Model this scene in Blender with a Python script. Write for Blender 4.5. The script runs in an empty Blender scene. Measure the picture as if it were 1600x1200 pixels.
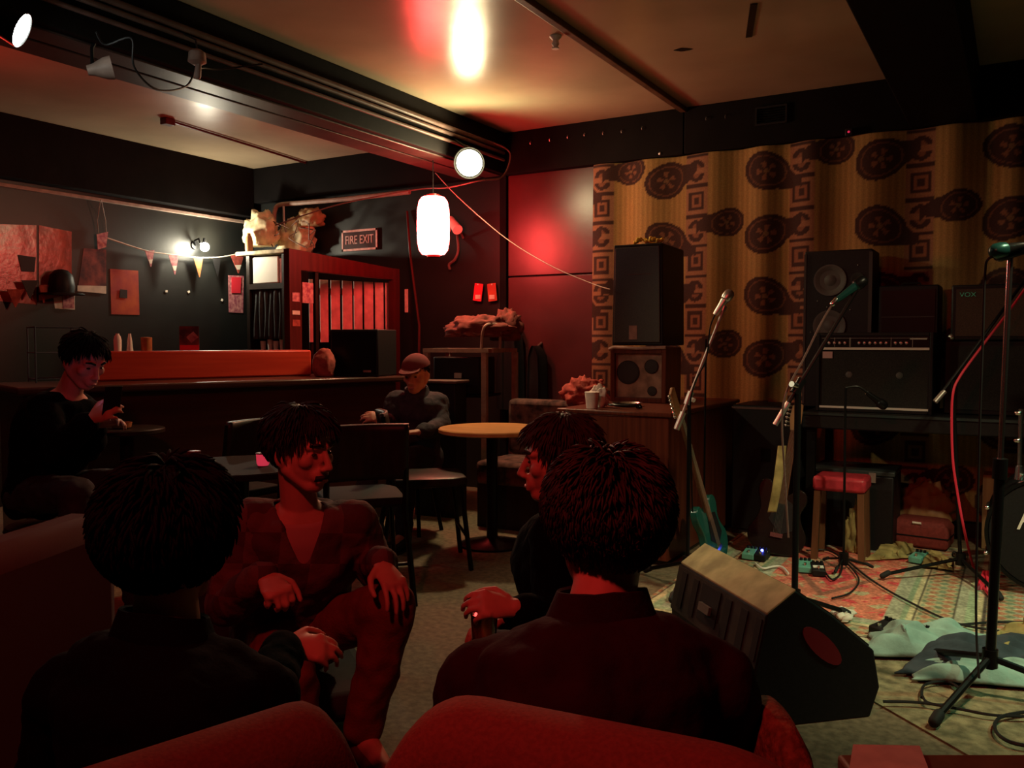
import bpy, bmesh, math, random
from mathutils import Vector, Matrix, noise
V = Vector
random.seed(7)
R_ = math.radians
C = bpy.context.scene.collection

# ------------------------------------------------------------------ camera, world, lights, exposure
FPX, CAMH, YAW, HORIZ = 1346.0, 1.28, R_(30.4), 533.0
PITCH = math.atan((600 - HORIZ) / FPX)
cd = bpy.data.cameras.new('camera'); cam = bpy.data.objects.new('camera', cd); C.objects.link(cam)
cam.location = (0, 0, CAMH); cam.rotation_euler = (math.pi / 2 - PITCH, 0, YAW)
cd.sensor_width = 36; cd.lens = 36 * FPX / 1600; cd.clip_start = .05
bpy.context.scene.camera = cam
w = bpy.data.worlds.new('world'); bpy.context.scene.world = w; w.use_nodes = True
w.node_tree.nodes['Background'].inputs[0].default_value = (.006, .004, .005, 1)
w.node_tree.nodes['Background'].inputs[1].default_value = .0
vs = bpy.context.scene.view_settings
vs.view_transform = 'Standard'; vs.look = 'None'; vs.exposure = 0; vs.gamma = 1; vs.use_curve_mapping = False

def lamp(name, typ, loc, col, watts, radius=.1, aim=None, angle=60, blend=.5, parent=None):
    l = bpy.data.lights.new(name, typ); l.color = col; l.energy = watts
    if typ in ('POINT', 'SPOT'): l.shadow_soft_size = radius
    o = bpy.data.objects.new(name, l); C.objects.link(o); o.location = loc
    if typ == 'SPOT': l.spot_size = R_(angle); l.spot_blend = blend
    if aim is not None: o.rotation_euler = (V(aim) - V(loc)).to_track_quat('-Z', 'Y').to_euler()
    return o
# red house light over the seats (out of frame, above the camera) and a red bar light left of the frame
lamp('red_house_light', 'SPOT', (-.8, .0, 2.65), (1, .06, .055), 80, .09, (-1.40, 2.1, .7), 104, .8)
lamp('red_bar_light', 'POINT', (-5.3, 2.5, 2.4), (1, .05, .03), 9, .12)
# green stage light, ceiling right of the frame
lamp('green_stage_light', 'SPOT', (1.9, 4.3, 2.85), (.20, 1, .60), 120, .06, (.05, 3.9, .0), 58, .7)
# warm stage light above and behind the camera's right, falling on the rug
lamp('warm_stage_light', 'SPOT', (.85, 3.2, 2.9), (1, .84, .48), 260, .07, (-.28, 4.35, 0), 60, .8)

# ------------------------------------------------------------------ pixel -> world (points with real depth)
c_, s_ = math.cos(YAW), math.sin(YAW)
RV = V((c_, s_, 0)); FL = V((-s_, c_, 0)); UP = V((0, 0, 1)); CAM = V((0, 0, CAMH))
FV = FL * math.cos(PITCH) - UP * math.sin(PITCH); UV_ = FL * math.sin(PITCH) + UP * math.cos(PITCH)
def ray(px, py): return FV + RV * ((px - 800) / FPX) + UV_ * ((600 - py) / FPX)
def PD(px, py, d): r = ray(px, py); return CAM + r * (d / r.dot(FL))
def PH(px, py, h): r = ray(px, py); return CAM + r * ((h - CAMH) / r.z)
def PY(px, py, y): r = ray(px, py); return CAM + r * (y / r.y)
def PX(px, py, x): r = ray(px, py); return CAM + r * (x / r.x)

# ------------------------------------------------------------------ materials
def mat(name, col, rough=.6, metal=0, spec=.22, nz=None, bump=None, emit=None, trans=0, attr=None, coat=0):
    m = bpy.data.materials.new(name); m.use_nodes = True
    nt = m.node_tree; b = nt.nodes['Principled BSDF']
    b.inputs['Base Color'].default_value = (*col, 1); b.inputs['Roughness'].default_value = rough
    b.inputs['Metallic'].default_value = metal; b.inputs['Specular IOR Level'].default_value = spec
    b.inputs['Transmission Weight'].default_value = trans; b.inputs['Coat Weight'].default_value = coat
    tc = nt.nodes.new('ShaderNodeTexCoord')
    src = None
    if attr:
        a = nt.nodes.new('ShaderNodeAttribute'); a.attribute_name = attr; src = a.outputs['Color']
    if nz:
        n = nt.nodes.new('ShaderNodeTexNoise'); n.inputs['Scale'].default_value = nz[0]; n.inputs['Detail'].default_value = 6
        nt.links.new(tc.outputs['Object'], n.inputs['Vector'])
        r = nt.nodes.new('ShaderNodeValToRGB'); r.color_ramp.elements[0].position = .35; r.color_ramp.elements[1].position = .68
        k = nz[1]
        if attr:
            r.color_ramp.elements[0].color = (1 - k,) * 3 + (1,); r.color_ramp.elements[1].color = (1, 1, 1, 1)
            mx = nt.nodes.new('ShaderNodeMix'); mx.data_type = 'RGBA'; mx.blend_type = 'MULTIPLY'; mx.inputs[0].default_value = 1
            nt.links.new(src, mx.inputs[6]); nt.links.new(r.outputs[0], mx.inputs[7]); src = mx.outputs[2]
        else:
            c2 = nz[2] if len(nz) > 2 else [x * (1 - k) for x in col]
            r.color_ramp.elements[0].color = (*c2, 1); r.color_ramp.elements[1].color = (*col, 1); src = r.outputs[0]
        nt.links.new(n.outputs[0], r.inputs[0])
    if src: nt.links.new(src, b.inputs['Base Color'])
    if bump:
        n = nt.nodes.new('ShaderNodeTexNoise'); n.inputs['Scale'].default_value = bump[0]; n.inputs['Detail'].default_value = 4
        nt.links.new(tc.outputs['Object'], n.inputs['Vector'])
        bp = nt.nodes.new('ShaderNodeBump'); bp.inputs['Strength'].default_value = bump[1]; bp.inputs['Distance'].default_value = .01
        nt.links.new(n.outputs[0], bp.inputs['Height']); nt.links.new(bp.outputs[0], b.inputs['Normal'])
    if emit:
        b.inputs['Emission Color'].default_value = (*emit[0], 1); b.inputs['Emission Strength'].default_value = emit[1]
    return m
def woodmat(name, a, b, rough=.4, scale=(40, 40, 1.5)):
    m = mat(name, a, rough); nt = m.node_tree; p = nt.nodes['Principled BSDF']
    tc = nt.nodes.new('ShaderNodeTexCoord'); mp = nt.nodes.new('ShaderNodeMapping'); mp.inputs['Scale'].default_value = scale
    n = nt.nodes.new('ShaderNodeTexNoise'); n.inputs['Scale'].default_value = 1; n.inputs['Detail'].default_value = 8
    r = nt.nodes.new('ShaderNodeValToRGB'); r.color_ramp.elements[0].position = .38; r.color_ramp.elements[1].position = .62
    r.color_ramp.elements[0].color = (*a, 1); r.color_ramp.elements[1].color = (*b, 1)
    nt.links.new(tc.outputs['Object'], mp.inputs[0]); nt.links.new(mp.outputs[0], n.inputs['Vector'])
    nt.links.new(n.outputs[0], r.inputs[0]); nt.links.new(r.outputs[0], p.inputs['Base Color'])
    return m

M = {}
M['ceil'] = mat('ceiling_gloss_paint', (.46, .36, .24), .25, spec=.55, nz=(1.3, .25), bump=(3.5, .25))
M['wall'] = mat('wall_black_paint', (.011, .012, .011), .45, spec=.42, nz=(2.5, .4), bump=(12, .1))
M['wallred'] = mat('wall_panel_gloss', (.085, .022, .024), .33, spec=.6, nz=(3, .3), bump=(20, .08))
M['beam'] = mat('beam_black_paint', (.006, .0045, .0045), .75, spec=.1, nz=(5, .4), bump=(15, .15))
M['beamedge'] = mat('beam_soffit_paint', (.075, .045, .04), .4, nz=(6, .4))
M['floor'] = mat('floor_worn_concrete', (.23, .17, .105), .75, nz=(34, .45), bump=(60, .3))
M['pipe'] = mat('conduit_paint', (.16, .10, .085), .45, nz=(9, .4))
M['brownpipe'] = mat('ceiling_batten_paint', (.14, .075, .045), .5, nz=(9, .4))
M['black'] = mat('black_vinyl', (.012, .012, .013), .5, nz=(90, .3))
M['blackm'] = mat('black_metal', (.012, .012, .012), .35, .6)
M['blackcl'] = mat('black_grille_cloth', (.030, .029, .026), .8, nz=(250, .5))
M['grillegrey'] = mat('grey_grille_cloth', (.06, .056, .042), .42, spec=.45, nz=(300, .5))
M['chrome'] = mat('chrome', (.75, .75, .73), .22, 1)
M['silver'] = mat('brushed_silver', (.55, .54, .5), .35, .9)
M['white'] = mat('white_plastic', (.75, .72, .64), .5)
M['paper'] = mat('white_paper', (.75, .68, .58), .8, nz=(15, .25))
M['red'] = mat('red_vinyl', (.45, .035, .05), .35, nz=(30, .3))
M['capred'] = mat('dark_red_cap_cloth', (.16, .03, .03), .9)
M['redcloth'] = mat('red_cloth', (.42, .08, .06), .85, nz=(20, .5), bump=(30, .4))
M['orange'] = mat('orange_cloth', (.42, .15, .05), .8, nz=(20, .4))
M['yellow'] = mat('yellow_petal', (.90, .68, .10), .7, nz=(60, .3))
M['ledge'] = woodmat('bar_ledge_wood', (.36, .030, .013), (.44, .042, .018), .4, (4, 1.5, 30))
M['barwood'] = woodmat('bar_dark_wood', (.045, .018, .014), (.07, .028, .02), .28, (3, 1, 20))
M['redwood'] = woodmat('red_painted_wood', (.055, .009, .008), (.08, .013, .011), .38, (25, 25, 2))
M['organ'] = woodmat('organ_mahogany', (.075, .018, .010), (.13, .032, .016), .35, (45, 45, 1.2))
M['table'] = woodmat('table_varnished_pine', (.50, .26, .09), (.62, .35, .13), .3, (3, 30, 3))
M['dkwood'] = woodmat('dark_stained_wood', (.014, .009, .007), (.024, .015, .011), .42, (20, 20, 2))
M['lightwood'] = woodmat('pale_wood', (.30, .17, .08), (.40, .24, .11), .5, (20, 20, 2))
M['pale'] = mat('pale_trim_paint', (.36, .25, .20), .5, nz=(20, .3))
M['baffle'] = mat('tan_baffle_board', (.34, .24, .17), .7, nz=(14, .5))
M['cone'] = mat('speaker_cone_paper', (.03, .03, .03), .6)
M['conelit'] = mat('lit_speaker_cone', (.10, .09, .085), .5)  # lighter copy of the cone colour, with the light put in
M['tan'] = mat('worn_tan_board', (.53, .55, .27), .7, nz=(11, .45))
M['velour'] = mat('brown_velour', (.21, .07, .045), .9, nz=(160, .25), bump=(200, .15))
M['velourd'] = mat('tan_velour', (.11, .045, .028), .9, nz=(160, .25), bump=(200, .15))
M['orangeplush'] = mat('orange_plush', (.26, .11, .06), .95, nz=(70, .55), bump=(90, .6))
M['rubber'] = mat('black_rubber', (.015, .015, .015), .7)
M['cable'] = mat('black_cable', (.014, .014, .014), .5)
M['redcable'] = mat('red_cable', (.60, .03, .06), .4)
M['pedal'] = mat('teal_pedal_enamel', (.12, .36, .28), .35)
M['clothpale'] = mat('pale_cloth_teal_tint', (.30, .47, .41), .9, nz=(9, .35), bump=(40, .3))  # pale cloth with the green stage light's tint put into its colour
M['clothdk'] = mat('navy_cloth', (.045, .06, .075), .9, nz=(12, .4))
M['yellowcl'] = mat('olive_yellow_cloth', (.42, .34, .13), .9, nz=(14, .5))
M['glass'] = mat('clear_glass', (.9, .9, .9), .05, trans=1)
M['amber'] = mat('amber_beer', (.55, .2, .04), .1, trans=.6)
M['skin'] = mat('skin', (.55, .25, .18), .5, nz=(25, .12))
M['brown'] = mat('brown_leather', (.14, .06, .03), .55, nz=(20, .3))
M['gold'] = mat('cream_insulation', (.85, .72, .45), .7, nz=(12, .5), bump=(18, .5))
M['booth'] = mat('floral_upholstery', (.17, .08, .065), .85, nz=(13, .75, (.02, .010, .010)), bump=(40, .2))
M['bulb'] = mat('lamp_face_glow', (1, .9, .7), .4, emit=((1, .86, .56), 19))
M['bulbw'] = mat('beam_spot_glow', (1, 1, 1), .4, emit=((.92, 1, .93), 40))
M['sconce'] = mat('bulb_glow', (1, 1, 1), .4, emit=((1, .95, .76), 130))
M['lantern'] = mat('red_paper_glow', (.8, .2, .15), .7, emit=((1, .055, .05), 50))
M['greenled'] = mat('logo_teal', (.10, .60, .45), .4)
M['blueled'] = mat('blue_led', (.1, .1, 1), .4, emit=((.06, .09, 1), 24))
M['redled'] = mat('red_led', (1, .05, .1), .4, emit=((1, .03, .12), .5))
M['candle'] = mat('candle_glow', (.8, .1, .1), .4, emit=((1, .06, .12), .45))
M['phone'] = mat('phone_screen_glow', (.3, .3, .8), .3, emit=((.38, .42, 1), 1.3))

# ------------------------------------------------------------------ mesh helpers
def frame(d):
    d = V(d).normalized(); a = V((0, 0, 1)) if abs(d.z) < .9 else V((1, 0, 0))
    x = a.cross(d).normalized(); return x, d.cross(x).normalized(), d
class MB:
    def __init__(s): s.bm = bmesh.new()
    def ring(s, pts): return [s.bm.verts.new(p) for p in pts]
    def loft(s, rings, cap=True, closed=True):
        rs = [s.ring(r) for r in rings]
        n = len(rs[0])
        for a, b in zip(rs, rs[1:]):
            for i in range(n if closed else n - 1):
                j = (i + 1) % n; s.bm.faces.new((a[i], a[j], b[j], b[i]))
        if cap and closed: s.bm.faces.new(list(reversed(rs[0]))); s.bm.faces.new(rs[-1])
        return s
    def box(s, c, size, rot=None):
        c = V(c); h = V(size) / 2; m = rot if rot is not None else Matrix.Identity(3)
        v = [s.bm.verts.new(c + m @ V((x * h.x, y * h.y, z * h.z))) for x in (-1, 1) for y in (-1, 1) for z in (-1, 1)]
        for f in ((0, 1, 3, 2), (4, 6, 7, 5), (0, 4, 5, 1), (2, 3, 7, 6), (0, 2, 6, 4), (1, 5, 7, 3)): s.bm.faces.new([v[i] for i in f])
        return s
    def bx(s, x0, x1, y0, y1, z0, z1): return s.box(((x0 + x1) / 2, (y0 + y1) / 2, (z0 + z1) / 2), (abs(x1 - x0), abs(y1 - y0), abs(z1 - z0)))
    def tube(s, pts, r, seg=8, cap=True):
        pts = [V(p) for p in pts]; n = len(pts); rr = r if isinstance(r, (list, tuple)) else [r] * n
        t = (pts[1] - pts[0]).normalized(); x, y, _ = frame(t); rings = []
        for i, p in enumerate(pts):
            t2 = (pts[min(i + 1, n - 1)] - pts[max(i - 1, 0)])
            t2 = t2.normalized() if t2.length > 1e-9 else t
            x = (x - t2 * x.dot(t2)); x = x.normalized() if x.length > 1e-6 else frame(t2)[0]
            y = t2.cross(x)
            rings.append([p + (x * math.cos(a) + y * math.sin(a)) * max(rr[i], 1e-4) for a in [2 * math.pi * k / seg for k in range(seg)]])
        return s.loft(rings, cap)
    def cyl(s, p0, p1, r0, r1=None, seg=16): return s.tube([p0, p1], [r0, r0 if r1 is None else r1], seg)
    def cap(s, p0, p1, r0, r1, seg=12):
        p0, p1 = V(p0), V(p1); d = (p1 - p0); d = d.normalized() if d.length > 1e-6 else V((0, 0, 1))
        x, y, d = frame(d); rings = []
        for p, r, rng in ((p0, r0, (-85, -60, -30, 0)), (p1, r1, (0, 30, 60, 85))):
            for a in rng:
                a = R_(a); q = p + d * r * math.sin(a); k = r * math.cos(a)
                rings.append([q + (x * math.cos(t) + y * math.sin(t)) * k for t in [2 * math.pi * i / seg for i in range(seg)]])
        return s.loft(rings)
    def ell(s, c, r, rot=None, seg=16, rings=10):
        c = V(c); r = V(r) if not isinstance(r, (int, float)) else V((r, r, r)); m = rot if rot is not None else Matrix.Identity(3)
        rs = []
        for k in range(rings + 1):
            a = math.pi * (k + .02) / (rings + .04) - math.pi / 2
            rs.append([c + m @ V((r.x * math.cos(a) * math.cos(t), r.y * math.cos(a) * math.sin(t), r.z * math.sin(a))) for t in [2 * math.pi * i / seg for i in range(seg)]])
        return s.loft(rs)
    def lathe(s, prof, mtx=None, seg=24, cap=True):
        mtx = mtx or Matrix.Identity(4)
        return s.loft([[mtx @ V((r * math.cos(t), r * math.sin(t), z)) for t in [2 * math.pi * i / seg for i in range(seg)]] for r, z in prof], cap)
    def prism(s, poly, h, mtx=None):
        mtx = mtx or Matrix.Identity(4)
        return s.loft([[mtx @ V((x, y, 0)) for x, y in poly], [mtx @ V((x, y, h)) for x, y in poly]])
    def quad(s, a, b, c, d, th=.004):
        a, b, c, d = V(a), V(b), V(c), V(d); n = (b - a).cross(d - a).normalized() * th
        return s.loft([[a, b, c, d], [a + n, b + n, c + n, d + n]])
    def grid(s, f, nu, nv):
        vv = [[s.bm.verts.new(f(i / nu, j / nv)) for j in range(nv + 1)] for i in range(nu + 1)]
        for i in range(nu):
            for j in range(nv): s.bm.faces.new((vv[i][j], vv[i + 1][j], vv[i + 1][j + 1], vv[i][j + 1]))
        return s
    def mesh(s, name, fix=True):
        if fix: bmesh.ops.recalc_face_normals(s.bm, faces=s.bm.faces)
        me = bpy.data.meshes.new(name); s.bm.to_mesh(me); s.bm.free(); return me
def finish(me, m, smooth=True, ang=38):
    me.materials.append(m)
    me.polygons.foreach_set('use_smooth', [bool(smooth)] * len(me.polygons))
    if smooth: me.set_sharp_from_angle(angle=R_(ang))
def link(name, me, parent=None):
    o = bpy.data.objects.new(name, me); C.objects.link(o)
    if parent: o.parent = parent
    return o
def bev(o, wd, seg=2):
    b = o.modifiers.new('bevel', 'BEVEL'); b.width = wd; b.segments = seg; b.limit_method = 'ANGLE'; b.angle_limit = R_(40); return o
def tag(o, label, cat, group=None):
    o['label'] = label; o['category'] = cat
    if group: o['group'] = group
class Thing:
    def __init__(s, name, label, cat, loc=(0, 0, 0), rz=0, group=None):
        s.o = bpy.data.objects.new(name, None); C.objects.link(s.o); s.o.empty_display_size = .1
        s.o.location = loc; s.o.rotation_euler = (0, 0, rz); tag(s.o, label, cat, group)
        s.m = Matrix.Translation(loc) @ Matrix.Rotation(rz, 4, 'Z')
    def part(s, name, mb, m, parent=None, world=False, smooth=True, bw=0, label=None, ang=38):
        me = mb if isinstance(mb, bpy.types.Mesh) else mb.mesh(name)
        if world: me.transform(s.m.inverted())
        finish(me, m, smooth, ang); o = link(name, me, parent or s.o)
        if bw: bev(o, bw)
        if label: o['label'] = label
        return o
def solo(name, label, cat, mb, m, group=None, smooth=True, bw=0, ang=38):
    me = mb if isinstance(mb, bpy.types.Mesh) else mb.mesh(name)
    n = len(me.vertices); lo = V([min(v.co[i] for v in me.vertices) for i in range(3)]); hi = V([max(v.co[i] for v in me.vertices) for i in range(3)])
    p = V(((lo.x + hi.x) / 2, (lo.y + hi.y) / 2, lo.z)); me.transform(Matrix.Translation(-p))
    finish(me, m, smooth, ang); o = link(name, me); o.location = p; tag(o, label, cat, group)
    if bw: bev(o, bw)
    return o
def struct(name, mb, m, smooth=False, bw=0):
    me = mb.mesh(name); finish(me, m, smooth); o = link(name, me); o['kind'] = 'structure'
    if bw: bev(o, bw)
    return o
def copy_tree(o, parent=None):
    c = o.copy(); C.objects.link(c); c.parent = parent
    for ch in o.children: copy_tree(ch, c)
    return c
def smoothpath(pts, n=8):
    pts = [V(p) for p in pts]; out = []
    for i in range(len(pts) - 1):
        p0, p1, p2, p3 = pts[max(i - 1, 0)], pts[i], pts[i + 1], pts[min(i + 2, len(pts) - 1)]
        for k in range(n):
            t = k / n
            out.append(.5 * ((2 * p1) + (p2 - p0) * t + (2 * p0 - 5 * p1 + 4 * p2 - p3) * t * t + (3 * p1 - p0 - 3 * p2 + p3) * t ** 3))
    return out + [pts[-1]]
def text_mesh(txt, size, mtx, ext=.002, shear=0, sx=1):
    cu = bpy.data.curves.new('t', 'FONT'); cu.body = txt; cu.size = size; cu.extrude = ext; cu.align_x = 'CENTER'; cu.align_y = 'CENTER'; cu.shear = shear
    ob = bpy.data.objects.new('t', cu); C.objects.link(ob)
    dg = bpy.context.evaluated_depsgraph_get(); me = bpy.data.meshes.new_from_object(ob.evaluated_get(dg))
    bpy.data.objects.remove(ob); me.transform(mtx @ Matrix.Diagonal((sx, 1, 1, 1))); me.materials.clear(); return me
def bake(mb, voxel, it=6, fac=.5):
    me = mb.mesh('tmp'); ob = bpy.data.objects.new('tmp', me); C.objects.link(ob)
    r = ob.modifiers.new('r', 'REMESH'); r.mode = 'VOXEL'; r.voxel_size = voxel
    if it: q = ob.modifiers.new('s', 'SMOOTH'); q.factor = fac; q.iterations = it
    dg = bpy.context.evaluated_depsgraph_get(); out = bpy.data.meshes.new_from_object(ob.evaluated_get(dg))
    bpy.data.objects.remove(ob); out.materials.clear(); return out
def wrinkle(me, scale, amp, seed=0):
    off = V((seed * 3.1, seed * 1.7, seed * .9))
    ns = [v.normal.copy() for v in me.vertices]
    for v, n in zip(me.vertices, ns): v.co += n * amp * noise.fractal(v.co * scale + off, 1, 2, 3)
    return me
def crumple(center, size, seed, amp=.35, sc=3.0):
    mb = MB(); mb.ell((0, 0, 0), 1, seg=40, rings=26); me = mb.mesh('crumple'); off = V((seed * 5.3, seed * 2.9, seed))
    for v in me.vertices:
        d = v.co.normalized(); k = 1 + amp * noise.fractal(d * sc + off, 1, 2, 4)
        v.co = V((d.x * size[0] * k, d.y * size[1] * k, max(d.z * k, -.6) * size[2])) + V(center)
    return me
def headto(v):  # rotation about z taking local +y to the level direction v
    return math.atan2(v.y, v.x) - math.pi / 2

# ------------------------------------------------------------------ the room
D, HC, HB = 6.3, 3.0, 2.66
XL, XR, YF = -6.75, 2.6, -2.3
struct('floor', MB().bx(XL - .2, XR + .2, YF - .2, D + .2, -.1, 0), M['floor'])
struct('ceiling', MB().bx(XL - .2, XR + .2, YF - .2, D + .2, HC, HC + .1), M['ceil'])
struct('wall_back', MB().bx(XL - .2, XR + .2, D, D + .2, 0, HC), M['wall'])
struct('wall_left', MB().bx(XL - .2, XL, YF, D, 0, HC), M['wall'])
struct('wall_right', MB().bx(XR, XR + .2, YF, D, 0, HC), M['wall'])
struct('wall_front', MB().bx(XL - .2, XR + .2, YF - .2, YF, 0, HC), M['wall'])
# beams and headers
struct('trim_1', MB().bx(-4.10, -3.70, YF, D - .10, HB, HC), M['beam'], bw=.008)
struct('trim_2', MB().bx(-3.89, -3.74, YF, D - .12, HB - .012, HB - .0005), M['beamedge'], bw=.004)
struct('trim_3', MB().bx(-4.11, -3.92, YF, D - .12, HB - .010, HB - .0005), M['beamedge'], bw=.004)
struct('trim_4', MB().bx(-.64, -.25, YF, D - .10, HB, HC), M['beam'], bw=.008)
struct('trim_5', MB().bx(XL, -2.17, D - .10, D, HB, HC), M['beam'], bw=.006)
struct('trim_6', MB().bx(-2.165, XR, D - .10, D, HB, HC), M['beam'], bw=.006)
struct('trim_7', MB().bx(XL, XL + .12, YF, D - .10, 2.52, HC), M['beam'], bw=.006)
struct('trim_8', MB().bx(-2.195, -2.145, YF, D - .10, HC - .035, HC), M['brownpipe'], bw=.006)
struct('trim_9', MB().bx(-3.78, -3.72, D - .06, D, 0, HB), M['beam'])
struct('trim_10', MB().bx(-3.715, -2.90, D - .03, D, 1.825, HB), M['wallred'], bw=.004)
struct('trim_11', MB().bx(-3.715, -2.90, D - .03, D, .02, 1.812), M['wallred'], bw=.004)
struct('trim_12', MB().bx(XL + .0, XL + .03, 2.5, D, 2.46, 2.49), M['pale'], bw=.004)
# conduits along the beam's face
for i, (hh, rr) in enumerate(((2.86, .018), (2.82, .014), (2.765, .012))):
    solo('conduit_pipe', ['upper painted conduit pipe running along the long ceiling beam', 'middle painted conduit pipe running along the long ceiling beam', 'lowest thin conduit pipe running along the long ceiling beam'][i], 'pipe',
         MB().cyl((-3.68, YF + .02, hh), (-3.68, D - .16, hh), rr, seg=10), M['pipe'], 'conduits along the ceiling beam')
# ------------------------------------------------------------------ lamps
def lantern():
    c = PD(677, 353, 6.6); t = Thing('paper_lantern', 'glowing red paper lantern hanging near the corner under the beam', 'lantern', c)
    prof = [(.045, -.222), (.085, -.215), (.108, -.185), (.121, -.12), (.124, 0), (.121, .12), (.108, .185), (.085, .215), (.045, .222)]
    fine = []
    for (r0, z0), (r1, z1) in zip(prof, prof[1:]):
        for k in range(4): fine.append((r0 + (r1 - r0) * k / 4 + (.0015 if k % 2 else 0), z0 + (z1 - z0) * k / 4))
    fine.append(prof[-1])
    t.part('paper_shade', MB().lathe(fine, seg=32), M['lantern'])
    t.part('bottom_ring', MB().lathe([(.05, -.236), (.052, -.219), (.045, -.218)]), M['redwood'])
    t.part('top_ring', MB().lathe([(.045, .219), (.052, .220), (.05, .236)]), M['redwood'])
    t.part('hanging_wire', MB().tube([(0, 0, .236), (.0, .0, HC - c.z - .12)] + [], .004, 6), M['cable'])
    t.part('ceiling_hook', MB().cyl((0, 0, HC - c.z - .13), (0, 0, HC - c.z), .008, .012, 8), M['pipe'])
lantern()
def lamp_head(mb, c, d, r, L, flare=1.0):      # reflector can, open end towards d
    x, y, d = frame(d); m = Matrix((( x.x, y.x, d.x, c.x), (x.y, y.y, d.y, c.y), (x.z, y.z, d.z, c.z), (0, 0, 0, 1)))
    prof = [(r * .42, -L), (r * .5, -L * .75), (r * .9, -L * .3), (r * flare, 0), (r * flare * .96, 0), (r * .84, -L * .28), (r * .3, -L * .7)]
    return mb.lathe(prof, m, 24), m
def flood():
    c = PD(733, 255, 6.40); t = Thing('flood_lamp', 'bright round warm flood lamp at the far end of the long beam', 'lamp', c)
    d = V((.42, -.86, -.28)).normalized()
    mb, m = lamp_head(MB(), c, d, .115, .14); t.part('housing', mb, M['blackm'], world=True)
    t.part('bulb', MB().ell(c - d * .012, (.096, .096, .026), m.to_3x3(), 24, 10), M['bulb'], world=True)
    t.part('bracket', MB().tube([c - d * .12, c - d * .14 + V((0, 0, .08)), V((-3.70, c.y + .08, 2.80))], .009, 8), M['blackm'], world=True)
    l = lamp('flood_spill', 'POINT', c + d * .06 - t.o.location, (1, .84, .46), 44, .07); l.parent = t.o
    l = lamp('flood_light', 'SPOT', c + d * .05 - t.o.location, (1, .74, .38), 70, .07, None, 115, .6)
    l.rotation_euler = V((.10, -.42, -.9)).to_track_quat('-Z', 'Y').to_euler(); l.parent = t.o
flood()
def sconce():
    c = PX(320, 386, XL + .11); t = Thing('wall_lamp', 'small white bulb lamp on the wall above the flag bunting', 'lamp', c)
    t.part('bulb', MB().ell((0, 0, 0), .042), M['sconce'])
    t.part('arm', MB().tube([(-.1, -.03, .02), (-.06, -.06, .06), (-.01, -.055, .075), (0, -.05, .03)], .010, 8), M['blackm'])
    t.part('wall_plate', MB().cyl((-.11, -.03, .02), (-.095, -.03, .02), .04), M['blackm'])
    t.part('cap', MB().cyl((0, 0, .038), (0, 0, .085), .022, .014), M['blackm'])
    l = lamp('wall_lamp_light', 'POINT', (.05, 0, 0), (1, .90, .66), 46, .04); l.parent = t.o
sconce()
def beamspot(px, py, d, aim, lit, lab, L=.2, r=.075):
    c = PD(px, py, d); t = Thing('beam_spotlight', lab, 'spotlight', c, group='spotlights on the beam')
    v = (V(aim) - c).normalized()
    mb, m = lamp_head(MB(), c, v, r, L); t.part('can', mb, M['blackm'] if lit else M['pale'], world=True)
    if lit: t.part('lens', MB().ell(c - v * .01, (r * .9, r * .9, .02), m.to_3x3(), 24, 8), M['bulbw'], world=True)
    else: t.part('reflector', MB().lathe([(r * .93, -.004), (r * .8, -L * .25), (r * .3, -L * .55)], m, 24, True), M['silver'], world=True)
    t.part('yoke', MB().tube([c - v * L * .8, c - v * L * .8 + V((0, 0, .1)), V((-3.71, c.y + .02, 2.84))], .009, 8), M['blackm'], world=True)
    return c, v, t
AIM = V((-.85, 4.7, .8))
c, v, t = beamspot(35, 48, 3.62, AIM, True, 'lit white spotlight at the near end of the long beam')
l = lamp('beam_spot_light', 'SPOT', c + v * .06 - t.o.location, (1, .86, .52), 85, .05, None, 50, .8)
l.rotation_euler = v.to_track_quat('-Z', 'Y').to_euler(); l.parent = t.o
c0 = PD(176, 106, 4.1); beamspot(176, 106, 4.1, c0 + RV * .9 + FL * .35 + V((0, 0, .22)), False, 'unlit spotlight with open silver reflector on the long beam', .11, .055)
c = PD(308, 92, 4.38); t = Thing('lamp_socket', 'small bare lamp holder hanging on a wire from the beam', 'lamp holder', c)
t.part('holder', MB().lathe([(.02, -.03), (.045, -.015), (.04, .03), (.02, .045)]), M['pale'])
t.part('pin_cap', MB().cap((.01, 0, -.03), (-.0, 0, -.085), .014, .018), M['pale'])
t.part('wire', MB().tube([(0, 0, .04), (-.02, .01, .1), V((-3.69, c.y, 2.84)) - c], .005, 6), M['cable'])
solo('hanging_cable', 'thin black cable looping between the lamps on the beam', 'cable',
     MB().tube(smoothpath([CAM + (q_ - CAM) * .965 for q_ in [PD(150, 50, 4.05), PD(165, 70, 4.1), PD(205, 60, 4.1), PD(210, 105, 4.15), PD(245, 140, 4.3), PD(290, 135, 4.5), PD(310, 108, 4.62), PD(345, 108, 4.75), PD(410, 100, 4.9)]]), .005, 6), M['cable'])
solo('drooping_cable', 'pinkish cable drooping along the header past the flood lamp', 'cable',
     MB().tube(smoothpath([PD(430, 352, 7.4), PD(520, 322, 7.3), PD(600, 305, 7.2), PD(660, 295, 7.05), PD(700, 293, 6.8), PD(750, 282, 6.6), PD(785, 276, 6.9), PD(797, 240, 7.0), PD(770, 222, 6.95)]), .006, 6), M['pipe'])
solo('thin_string', 'thin string slanting from the beam down to the tall loudspeaker', 'string',
     MB().tube(smoothpath([PD(680, 270, 6.9), PD(720, 312, 6.75), PD(790, 372, 6.5), PD(860, 415, 6.2), PD(925, 443, 5.9), PD(953, 452, 5.62)]), .0035, 6), M['pale'])
pp = [PH(x, y, HC - .014) for x, y in ((262, 188), (400, 230), (520, 268))]
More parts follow.
